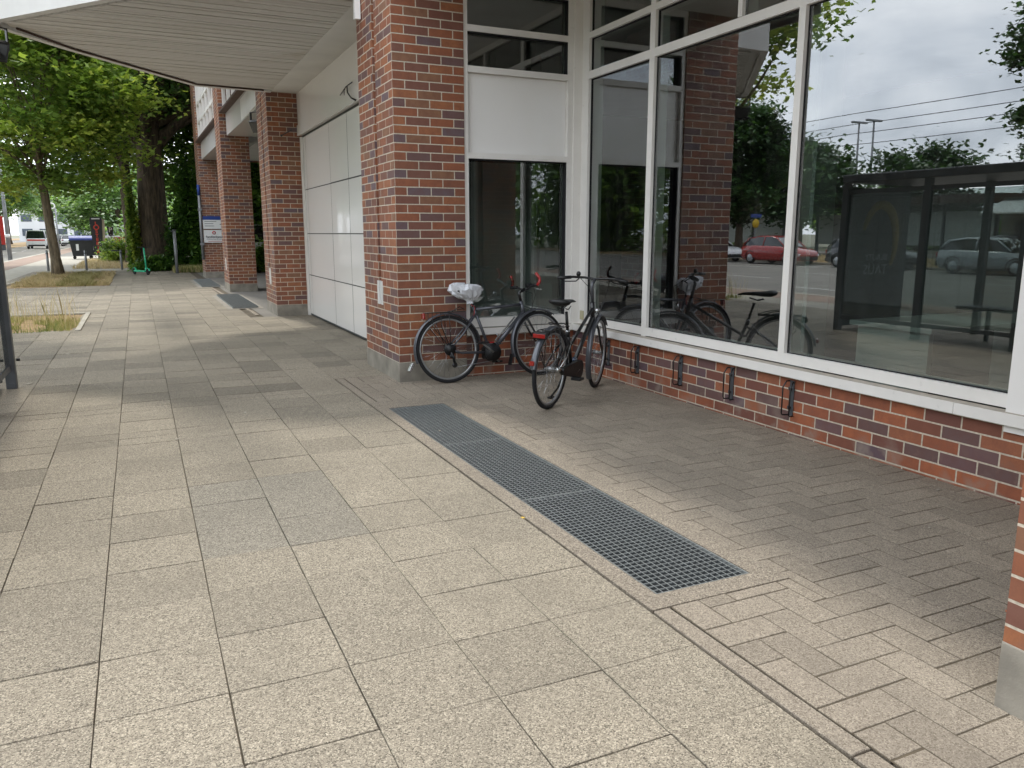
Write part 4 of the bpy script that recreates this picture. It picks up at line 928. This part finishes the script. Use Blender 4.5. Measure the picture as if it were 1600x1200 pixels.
# trees across the road (also the ones in the window reflections)
far=[(-26.5,86,13,4.5),(-27,66,14,5),(-27,50,13,5),(-26.5,39,13,4.4),(-21,20.5,13,4.2),(-26.0,18.0,12,4.3),(-50,31,9,4),(-37,44,8.5,3.2),(-52,45,9,4.5),(-40,66,14,6),(-52,62,9,5)]
labs=['median tree farthest along the road, top left','median tree just beyond the red panels','median tree opposite the slim street tree','median tree reflected at the left of the large pane','median tree mirrored beside the lamp post','big dark tree reflected at the right of the large pane','small tree reflected above the pale pavilion','tall tree behind the pavilion across the road','tree far behind the parked cars across the road','tree in the distance across both roads','large tree behind the reflected kiosk awning']
for k,((x,y,h,r),lb) in enumerate(zip(far,labs)):
    if k in (3,): h*=.74; r*=.68
    if k==4: continue
    tree('tree',lb,(x,y,0),h,(0,0,h*.6),(r,r,h*.36),.28,60,9000 if y>40 else 26000,.42 if y>40 else .28,L_far if (y>40 and x>-30) else L_shaded,M_bark,40+k,fork_z=h*.3,clump_r=1.0 if y>40 else .62,limbs=8)
# direct view, far left rows
rows2=[(-13.6,78),(-13.9,92),(-14.2,108),(-12.2,70),(-16,130),(-13,150),(-5.2,120),(-3.6,100),(-1.5,86),(-4.8,140),(1,110),(-18,100),(5,95)]
lab2=['trunk nearest the grey lamp post across the road','second trunk right of the grey lamp post','third trunk in the row on the far verge','first tree of the far verge at the image edge','far tree behind the red panels','small distant tree above the white van','distant tree over the parked cars','distant tree beside the white blocks','tree behind the tall pylon sign','very distant hazy tree down the road','tree beyond the red restaurant banner','tree behind the far verge trunks','distant tree behind the huge old trunk']
for k,((x,y),lb) in enumerate(zip(rows2,lab2)):
    h=11+3*random.random(); 
    if x>-6: h*=.62
    tree('tree',lb,(x,y,0),h,(0,0,h*.62),(3.6,3.6,h*.34),.33,46,9000,.36,L_far,M_bark,70+k,fork_z=h*.32,clump_r=.9,limbs=7)
# ---------------------------------------------------------------- street furniture in the distance
def bollard(loc,label,first=[None]):
    if not first[0]:
        r=empty('bollard'); m=MB(); m.cyl((0,0,0),(0,0,.80),.045,12); m.build('post',M_lamp,r); m=MB(); m.cyl((0,0,.68),(0,0,.72),.048,12); m.build('band',M_post,r); m=MB(); m.ball((0,0,.80),.045,.045,.03,10); m.build('cap',M_post,r); first[0]=r; o=r
    else: o=copy_tree(first[0])
    o.location=loc; tag(o,label,'bollard','steel bollards across the pavement')
bollard((-3.34,37.2,0),'leftmost steel bollard, between the lamp post and the slim tree'); bollard((-1.97,37.2,0),'middle steel bollard in front of the wheeled bins'); bollard((-.66,37.3,0),'right bollard with a short bar on top, beside the bush')
m=MB(); m.cyl((-1.0,37.3,.79),(-.6,37.3,.79),.025,8); o=m.build('barrier_bar',M_galv); tag(o,'short steel bar resting on the right bollard','bar')
def lamp(loc,label,h=9):
    r=empty('street_lamp',loc); tag(r,label,'lamp post'); m=MB(); m.tube([(0,0,-.1),(0,0,3.2),(0,0,h)],[.12,.10,.06],12); m.build('pole',M_lamp,r); m=MB(); m.cyl((0,0,1.25),(0,0,1.45),.13,12); m.build('access_band',M_signwhite,r)
    m=MB(); m.tube([(0,0,h),(-1.2,0,h+.15)],.04,8); m.bbox(-1.9,-1.1,-.12,.12,h+.08,h+.22,.03); m.build('lamp_head',M_lamp,r); return r
lamp((-6.95,56,0),'grey street lamp pole by the road at the far left')
lamp((-19.5,52,0),'distant street lamp across the road beyond the van')
def lamp2(loc,label):
    r=empty('street_lamp',loc); tag(r,label,'lamp post','twin lamps mirrored in the large pane'); m=MB(); m.tube([(0,0,0),(0,0,11)],[.14,.07],10); m.build('pole',M_lamp,r)
    m=MB(); m.bbox(-.9,.9,-.15,.15,11,11.15,.03); m.build('lamp_head',M_lamp,r)
lamp2((-51,51.2,0),'left of the two tall lamp poles mirrored against the cloudy sky'); lamp2((-51,49.7,0),'right of the two tall lamp poles mirrored against the cloudy sky')
m=MB()
for z in (8.6,8.0,9.3,7.3): m.tube([(-36,-30,z),(-36,120,z)],.022,4)
o=m.build('overhead_wires',M_wire); tag(o,'thin overhead wires above the median, mirrored in the large pane','wires')
r=empty('steel_post',(1.30,33,0)); tag(r,'short grey steel post at the edge of the shrubs','post'); m=MB(); m.cyl((0,0,0),(0,0,1.58),.055,12); m.build('pole',M_lamp,r); m=MB(); m.cyl((0,0,1.58),(0,0,1.64),.065,12); m.box(-.12,.02,-.02,.02,1.56,1.6); m.build('cap',M_post,r)
m=MB(); m.tube([(-.42,45,0),(-.50,45,3.7)],[.10,.08],10); o=m.build('wooden_pole',M_bark2); tag(o,'bare pale wooden pole beside the ivy','pole')
# traffic light cluster near the van
r=empty('traffic_light',(-4.95,64,0)); tag(r,'white traffic signal post with round sign behind the slim tree','traffic light'); m=MB(); m.cyl((0,0,0),(0,0,3.2),.05,10); m.build('pole',M_lamp,r); m=MB(); m.bbox(-.45,-.15,-.12,.12,2.2,3.0,.03); m.build('signal_head',M_black,r); m=MB(); m.ring(.18,.04,.08,(-.2,0,3.35),20); m.build('round_sign',M_signwhite,r)
# pylon sign
s=empty('pylon_sign',(-1.95,49.3,0)); tag(s,'tall dark restaurant pylon with red vertical letters and tapering foot','sign')
m=MB(); Tp=Matrix.Rotation(PI/2,4,'X'); m.prism([(-.16,.36),(.16,.36),(.22,.45),(.30,2.25),(.26,2.36),(-.26,2.36),(-.30,2.25),(-.22,.45)],-.14,.14,Tp); m.build('body',M_signblack,s)
m=MB(); m.prism([(.225,.45),(.36,.45),(.42,2.25),(.305,2.25)],-.12,.12,Tp); m.build('edge',M_stone,s)
for k,ch in enumerate("L'OSTERIA".replace("'","")): 
    z=2.02-k*.215; 
    if ch=='O': text('letter','O',.36,M_txtred,s,face_T((0,-.145,z)),.003,bold=.006)
    else: text('letter',ch,.24,M_txtred,s,face_T((0,-.145,z)),.003,bold=.007)
m=MB(); m.box(-.2,.2,-.145,-.141,2.25,2.30); m.build('strip',M_signwhite,s); m=MB(); m.cyl((0,0,0),(0,0,.36),.05,8); m.build('post',M_bark2,s)
s=empty('parking_sign',(-1.30,50,0)); tag(s,'small dark parking sign with a white P behind the bins','sign'); m=MB(); m.prism([(-.1,1.36),(.1,1.36),(.17,1.86),(-.17,1.86)],-.03,.03,Tp); m.build('panel',M_signblack,s); m=MB(); m.cyl((0,0.05,0),(0,.05,1.5),.03,8); m.build('post',M_lamp,s)
text('letter','P',.36,M_signwhite,s,face_T((0,-.035,1.68)),.003,bold=.006); text('letter','-',.2,M_signwhite,s,face_T((0,-.035,1.45)),.003)
s=empty('restaurant_banner',(-.3,49.2,0)); tag(s,'long red banner with white letters on the low fence','banner'); m=MB(); m.box(-.85,1.6,-.02,.02,.90,1.30); m.build('cloth',M_signred,s)
text('lettering',"L'OSTERIA",.34,M_signwhite,s,face_T((.3,-.024,1.10)),.003,bold=.008)
m=MB(); 
for x in (-.8,.4,1.5): m.cyl((x,.05,0),(x,.05,1.3),.025,8)
m.build('fence_posts',M_lamp,s)
# wheeled bins
def bin_(loc,rz,label,lid,first={}):
    k=lid.name
    if k not in first:
        r=empty('wheeled_bin'); m=MB(); v=[(-.5,-.38,.18),(.5,-.38,.18),(.5,.38,.18),(-.5,.38,.18),(-.62,-.48,1.05),(.62,-.48,1.05),(.62,.48,1.05),(-.62,.48,1.05)]
        m.add(v,[(0,3,2,1),(4,5,6,7),(0,1,5,4),(1,2,6,5),(2,3,7,6),(3,0,4,7)]); m.box(-.66,.66,-.52,.52,1.051,1.10); m.build('body',M_bin,r)
        m=MB(); n=10; v=[];f=[]
        for i in range(n+1):
            a=PI*i/n; y=-.5*math.cos(a); z=1.10+.26*math.sin(a); v+=[(-.64,y,z),(.64,y,z)]
        f=[(2*i,2*i+1,2*i+3,2*i+2) for i in range(n)]+[tuple(2*i for i in range(n,-1,-1)),tuple(2*i+1 for i in range(n+1))]
        m.add(v,f); m.build('lid',lid,r)
        for sx in (-1,1):
            for sy in (-1,1): m=MB(); m.cyl((sx*.42,sy*.3-.02,.09),(sx*.42,sy*.3+.02,.09),.09,12); m.build('castor',M_rubber,r)
        m=MB(); m.box(-.3,-.16,-.46,-.44,.5,.9); m.build('label',M_signwhite,r); first[k]=r; o=r
    else: o=copy_tree(first[k])
    o.location=loc; o.rotation_euler=(0,0,rz); tag(o,label,'bin','wheeled rubbish bins by the restaurant sign')
bin_((-3.0,54,0),.05,'black wheeled bin with blue domed lid, leftmost of the bins',M_blue); bin_((-2.2,55.6,0),.1,'blue lidded wheeled bin just behind the leftmost one',M_blue)
bin_((-1.5,53,0),-.1,'black lidded wheeled bin to the right of the pylon sign',M_bin)
# e-scooter
s=empty('electric_scooter',(.05,32.5,0),(0,0,R(-62))); tag(s,'mint green electric scooter parked on the pavement by the hedge','scooter')
m=MB(); m.tube([(.38,0,.22),(.31,0,.98)],[.032,.024],10); m.build('stem',M_mint,s); m=MB(); m.tube([(.31,-.22,1.0),(.31,.22,1.0)],.014,8); m.build('handlebar',M_black,s)
m=MB(); m.bbox(-.40,.36,-.08,.08,.10,.16,.02); m.tube([(.34,0,.14),(.39,0,.26)],.045,8); m.build('deck',M_mint,s)
for x in (-.48,.47): w=MB(); w.ring(.09,.05,.05,(x,0,.11),24); w.cyl((x,-.02,.11),(x,.02,.11),.05,12); w.build('wheel',M_rubber,s)
m=MB(); m.ring(.135,.06,.02,(.47,0,.11),12,R(20),R(150)); m.ring(.135,.06,.02,(-.48,0,.11),12,R(20),R(150)); m.build('mudguard',M_mint,s)
# ---------------------------------------------------------------- cars
def car(loc,rz,paint_,label,kind='hatch',group=None,stripe=None,cat='car'):
    r=empty('van' if kind=='van' else 'parked_car',loc,(0,0,rz)); tag(r,label,cat,group)
    # sections: x, half width low, belt z, bottom z, roof z, roof halfwidth
    if kind=='hatch': L=4.2; S_=[(-2.1,.72,.80,.32,None),(-1.95,.84,.95,.22,None),(-1.2,.88,.97,.2,None),(-.2,.88,.95,.2,None),(.8,.88,.93,.2,None),(1.5,.86,.84,.2,None),(1.95,.80,.70,.22,None),(2.1,.62,.55,.3,None)]; G=[(-1.98,.97,.70),(-1.6,1.36,.60),(-.9,1.47,.60),(0.0,1.46,.60),(.35,1.38,.61),(1.05,.94,.74)]
    elif kind=='suv': L=4.6; S_=[(-2.3,.78,.95,.38,None),(-2.15,.90,1.08,.28,None),(-1.2,.94,1.10,.25,None),(0,.94,1.08,.25,None),(.9,.94,1.06,.25,None),(1.7,.92,.98,.25,None),(2.15,.86,.84,.28,None),(2.3,.7,.66,.36,None)]; G=[(-2.15,1.10,.76),(-1.85,1.55,.66),(-1.0,1.68,.65),(0.1,1.66,.65),(.5,1.55,.66),(1.2,1.08,.78)]
    else: L=4.9; S_=[(-2.45,.84,1.05,.35,None),(-2.4,.93,1.12,.28,None),(-1,.95,1.12,.26,None),(0,.95,1.10,.26,None),(1.2,.95,1.08,.26,None),(1.9,.93,1.0,.26,None),(2.35,.86,.86,.28,None),(2.45,.72,.66,.36,None)]; G=[(-2.42,1.12,.88),(-2.32,1.85,.78),(-1.0,1.93,.78),(0.9,1.90,.78),(1.2,1.78,.78),(1.85,1.06,.84)]
    n=len(S_); v=[];f=[]
    for (x,w,zb,z0,_) in S_:
        v+=[(x,-w*.86,z0),(x,-w,z0+.16),(x,-w*1.0,(z0+zb)/2),(x,-w*.95,zb-.05),(x,-w*.86,zb),(x,w*.86,zb),(x,w*.95,zb-.05),(x,w*1.0,(z0+zb)/2),(x,w,z0+.16),(x,w*.86,z0)]
    for i in range(n-1):
        for k in range(10): f.append((i*10+k,(i+1)*10+k,(i+1)*10+(k+1)%10,i*10+(k+1)%10))
    f.append(tuple(range(10))); f.append(tuple((n-1)*10+k for k in range(9,-1,-1)))
    m=MB(); m.add(v,f,True); m.build('body',paint_,r)
    # glasshouse
    v=[];f=[];n=len(G); bz=S_[3][2]-.04
    for (x,z,w) in G: v+=[(x,-.86*S_[3][1] if z>1.0+(.2 if kind!='hatch' else 0) else -w,bz),(x,-w,max(z-.05,bz)),(x,-w*.9,max(z,bz+.01)),(x,w*.9,max(z,bz+.01)),(x,w,max(z-.05,bz)),(x,.86*S_[3][1] if z>1.0+(.2 if kind!='hatch' else 0) else w,bz)]
    for i in range(n-1):
        for k in range(5): f.append((i*6+k,(i+1)*6+k,(i+1)*6+k+1,i*6+k+1))
    f.append(tuple(range(6))); f.append(tuple((n-1)*6+k for k in range(5,-1,-1)))
    m=MB(); m.add(v,f,False); m.build('windows',M_carglass,r)
    m=MB(); q=[g for g in G if g[1]>G[2][1]-.16]; v=[];f=[]
    for (x,z,w) in q: v+=[(x,-w*.99,z-.045),(x,-w*.88,z+.012),(x,w*.88,z+.012),(x,w*.99,z-.045)]
    for i in range(len(q)-1):
        for k in range(3): f.append((i*4+k,(i+1)*4+k,(i+1)*4+k+1,i*4+k+1))
    m.add(v,f,True)
    for s in (-1,1):
        for (a,b) in ((0,1),(4,5)):
            A,Bq=G[a],G[b]; m.tube([(A[0],s*(A[2]+.03) if A[1]<1.2 else s*A[2],A[1]+.01),(Bq[0],s*(Bq[2]+.02),Bq[1]+.005)],.035,6)
        m.tube([((G[2][0]+G[3][0])/2,s*.86*S_[3][1],bz),((G[2][0]+G[3][0])/2,s*G[2][2]*1.01,G[2][1]-.03)],.03,6)
    m.build('roof',paint_,r)
    R_=.32 if kind=='hatch' else .35
    for sx in (-L*.30,L*.315):
        for s in (-1,1):
            w=MB(); yy=s*(S_[3][1]-.10); w.ring(R_-.06,.2,.12,(sx,yy,R_),28); o=w.build('wheel',M_rubber,r)
            q=MB(); q.cyl((sx,yy-s*.02,R_),(sx,yy+s*.105,R_),R_*.62,18); q.build('rim',M_ps,o)
            a=MB(); a.ring(R_+.05,.03,.05,(sx,s*S_[3][1]*.985,R_),20,R(-5),R(185)); a.build('wheel_arch',M_plastic,r)
    z=S_[1][2]-.18; zf=S_[-2][2]-.12
    for s in (-1,1):
        m=MB(); m.bbox(-L/2-.0,-L/2+.14,s*.62-.13,s*.62+.13,z-.1,z+.08,.02); m.build('tail_light',M_tail,r)
        m=MB(); m.bbox(L/2-.2,L/2-.03,s*.58-.15,s*.58+.15,zf-.12,zf,.02); m.build('headlight',M_head,r)
    m=MB(); m.bbox(-L/2-.03,-L/2+.1,-.75,.75,.3,.45,.03).bbox(L/2-.1,L/2+.02,-.6,.6,.28,.42,.03); m.build('bumper',M_plastic,r)
    m=MB(); m.box(-L/2-.035,-L/2-.028,-.26,.26,.55,.66); m.build('number_plate',M_signwhite,r)
    if stripe:
        m=MB(); w=S_[3][1]; m.box(-L/2-.02,-L/2-.012,-w*.85,w*.85,.85,1.0); m.box(-2,2,-w-.012,-w-.004,.85,1.0).box(-2,2,w+.004,w+.012,.85,1.0); m.build('stripe',stripe,r)
    return r
G1='cars parked across the road'
car((-9.5,99,-.12),PI/2,M_pw,'white van with a red stripe driving away along the road','van',None,M_txtred,'van')
car((-7.9,118,-.12),PI/2,M_pw,'small white car on the road ahead of the white van','hatch')
car((-9.6,124,-.12),PI/2,M_pb,'dark car far down the road beside the white one','hatch')
car((.95,56,0),R(200),M_ps,'silver estate car parked behind the red banner','suv')
car((.62,51.6,0),R(188),M_ps,'light grey car with dark grille parked in front of the silver one','suv')
car((-22.8,31.8,-.12),-PI/2,M_pr,'red hatchback mirrored in the large panes','hatch',G1)
car((-22.7,37.2,-.12),-PI/2,M_pw,'white hatchback mirrored behind the red one','hatch',G1)
car((-22.6,44.6,-.12),-PI/2,M_pb,'black car mirrored left of the white hatchback','hatch',G1)
car((-22.6,52.2,-.12),-PI/2,M_pw,'second white car mirrored near the brick pier reflection','hatch',G1)
car((-22.6,58.4,-.12),-PI/2,M_pr,'farther red car mirrored beside the pier reflection','hatch',G1)
car((-22.7,20.0,-.12),-PI/2,M_ps,'silver car mirrored behind the shelter posts','hatch',G1)
car((-22.8,25.9,-.12),-PI/2,M_pb,'dark car mirrored between the red hatchback and the silver one','hatch',G1)
car((-34.5,26,-.03),-PI/2,M_pb2,'dark blue car on the far road, mirrored near the kiosk','hatch',G1)
car((5.6,40.0,0),R(180),M_pw,'white van parked in the yard, glimpsed between the piers','van',None,None,'van')
for k,(x,y,p,l) in enumerate([(-3.4,92,M_pb,'dark parked car beyond the wheeled bins'),(-1.9,90,M_ps,'silver parked car just right of the dark one'),(-.5,88,M_pw,'white parked car above the red banner'),(-4.9,104,M_ps,'silver parked car nearest the road, beyond the bins')]): car((x,y,0),R(90+random.uniform(-8,8)),p,l,'hatch','cars in the distant car park')
# ---------------------------------------------------------------- buildings across and down the street
def block(loc,sx,sy,h,rz,mat,label,floors,cols,name='distant_building',roof=None):
    r=empty(name,loc,(0,0,rz)); tag(r,label,'building'); m=MB(); m.box(-sx/2,sx/2,-sy/2,sy/2,-.2,h); w=m.build('wall',mat,r); m=MB(); m.box(-sx/2-.2,sx/2+.2,-sy/2-.2,sy/2+.2,h+.002,h+.4); m.build('roof',roof or M_grey,r)
    for i in range(floors):
        for j in range(cols):
            x=-sx/2+sx*(j+.5)/cols; z=h*(i+.35)/floors; q=MB(); q.box(x-sx/cols*.3,x+sx/cols*.3,-sy/2-.05,-sy/2+.02,z,z+h/floors*.5); q.build('window',M_farwin,r)
    return r
block((-6,190,0),30,10,14,0,M_far,'pale office block closing the view at the far end of the road',5,10)
block((18,150,0),22,10,9,.0,M_far,'white low block far behind the restaurant sign',3,7)
block((-60,160,0),30,12,12,.5,M_far,'pale building far across the road',4,8,roof=M_roof)
# tram stop pavilion with pale panels (mirrored in the panes)
pv=empty('pavilion',(-40,46,0)); tag(pv,'low tram pavilion with pale panels and brown roof slab, mirrored in glass','pavilion')
m=MB(); m.box(-1.5,1.5,-16,14,3.4,3.9); m.build('roof',M_brown,pv); m=MB()
for k in range(9):
    y=-15+3.5*k; m.box(-.1,.1,y-.1,y+.1,0,3.4)
m.build('posts',M_post,pv)
for k in (0,1,3,5,6): p=MB(); y=-15+3.5*k; p.box(-.04,.04,y+.12,y+3.38,.7,2.9); p.build('panel',M_panel,pv)
m=MB(); m.box(-.06,.06,-15,13,3.0,3.1).box(-.06,.06,-15,13,3.2,3.28); m.build('rails',M_post,pv)
kq=empty('kiosk',(-36,22,0)); tag(kq,'grey kiosk with a pale sloping awning, mirrored at the right of the large pane','kiosk')
m=MB(); m.box(-2,2,-4,5,0,3.4); m.build('wall',M_grey,kq); m=MB(); m.add([(2,-4,3.2),(2,5,3.2),(4,5,2.5),(4,-4,2.5),(2,-4,3.28),(2,5,3.28),(4,5,2.58),(4,-4,2.58)],[(0,1,2,3),(7,6,5,4),(0,4,5,1),(1,5,6,2),(2,6,7,3),(3,7,4,0)]); m.build('awning',M_signwhite,kq)
m=MB(); m.box(2.001,2.05,-3,-1,.9,2.3).box(2.001,2.05,0,2,.9,2.3).box(2.001,2.05,3,4.2,0,2.2); m.build('window',M_farwin,kq); m=MB(); m.box(-2.2,2.2,-4.2,5.2,3.4,3.6); m.build('roof',M_brown,kq)
s=empty('street_sign',(-24.6,35.6,0)); tag(s,'blue plate over a round yellow disc on a post, mirrored by the red car','sign'); m=MB(); m.cyl((0,0,0),(0,0,2.6),.03,8); m.build('post',M_lamp,s); m=MB(); m.box(-.4,.4,-.03,-.01,2.4,2.6); m.build('plate',M_signblue,s); m=MB(); m.cyl((0,-.04,2.05),(0,-.01,2.05),.26,20); m.build('disc',M_yellow,s)
s=empty('red_panel',(-11.6,84,0)); tag(s,'pair of red advertising panels on the far verge left of the van','panel'); m=MB(); m.box(-.8,0,-.1,.1,.5,3.0).box(.35,.95,-.1,.1,.5,3.0); m.build('board',M_signred,s); m=MB(); m.box(-.8,.95,-.05,.05,0,.5); m.build('foot',M_post,s)
# white yard wall and fence behind banner
r=empty('yard_fence',(1.2,60,0)); tag(r,'pale fence panel standing behind the parked cars','fence'); m=MB(); m.box(-1.2,1.5,-.03,.03,1.3,2.0); m.box(-1.2,-1.1,-.05,.05,0,2.2).box(1.4,1.5,-.05,.05,0,2.2); m.build('frame',M_far,r); m=MB(); m.box(-.5,.9,-.035,-.031,1.4,1.9); m.build('opening',M_farwin,r)
m=MB(); m.ball((0,42.6,.06),.55,.35,.22,14); o=m.build('boulder',M_stone); tag(o,'flat pinkish boulder in the dry grass behind the scooter','boulder')

# far woods closing the view beyond the roads and behind the camera
def woods(name,label,path,h,dep,n,leaf,mat,seed):
    rg=np.random.default_rng(seed); P=np.array(path,float); seg=np.linalg.norm(np.diff(P,axis=0),axis=1); cum=np.concatenate([[0],np.cumsum(seg)]); nc=int(cum[-1]/2.2)
    t=rg.uniform(0,cum[-1],nc); cx=np.interp(t,cum,P[:,0])+rg.uniform(-dep,dep,nc); cy=np.interp(t,cum,P[:,1])+rg.uniform(-dep,dep,nc)
    top=h*(.65+.35*np.sin(t*.13+seed)*np.sin(t*.31)); cz=rg.uniform(.1,1,nc)*top
    cen=np.stack([cx,cy,cz],1); ci=rg.integers(0,nc,n); base=cen[ci]+rg.normal(size=(n,3))*np.array([1.8,1.8,1.2]); base[:,2]=np.abs(base[:,2])
    a=rg.uniform(0,2*PI,n); u=np.stack([np.cos(a),np.sin(a),rg.normal(0,.5,n)],1); v=np.stack([-np.sin(a),np.cos(a),rg.normal(0,.5,n)],1); sz=leaf*rg.uniform(.6,1.3,n)
    sh_=np.array([(0,-.5),(.4,0),(0,.5),(-.4,0)]); V=(base[:,None,:]+(u[:,None,:]*sh_[None,:,0,None]+v[:,None,:]*sh_[None,:,1,None])*sz[:,None,None]).reshape(-1,3)
    tn=np.clip(rg.uniform(.1,.9,nc)[ci]+rg.normal(0,.12,n),0,1); o=npmesh(name,V,4,mat,tn); tag(o,label,'woods',None,'stuff')
woods('woods','distant belt of trees beyond the far road',[(-75,-60),(-68,40),(-62,120),(-58,240)],7.5,4,42000,.9,L_far,5)
woods('woods','trees massed across the street behind the viewer',[(-34,-70),(-30,-30),(-34,0)],12,3,26000,.7,L_oak,6)
woods('woods','trees far down the street behind the viewer',[(-30,-60),(3,-62)],11,4,16000,.8,L_far,7)
woods('woods','hazy greenery closing the yard behind the brick piers',[(-2,72),(6,66),(13,50),(13.5,40)],5,1.5,26000,.26,L_far,8)
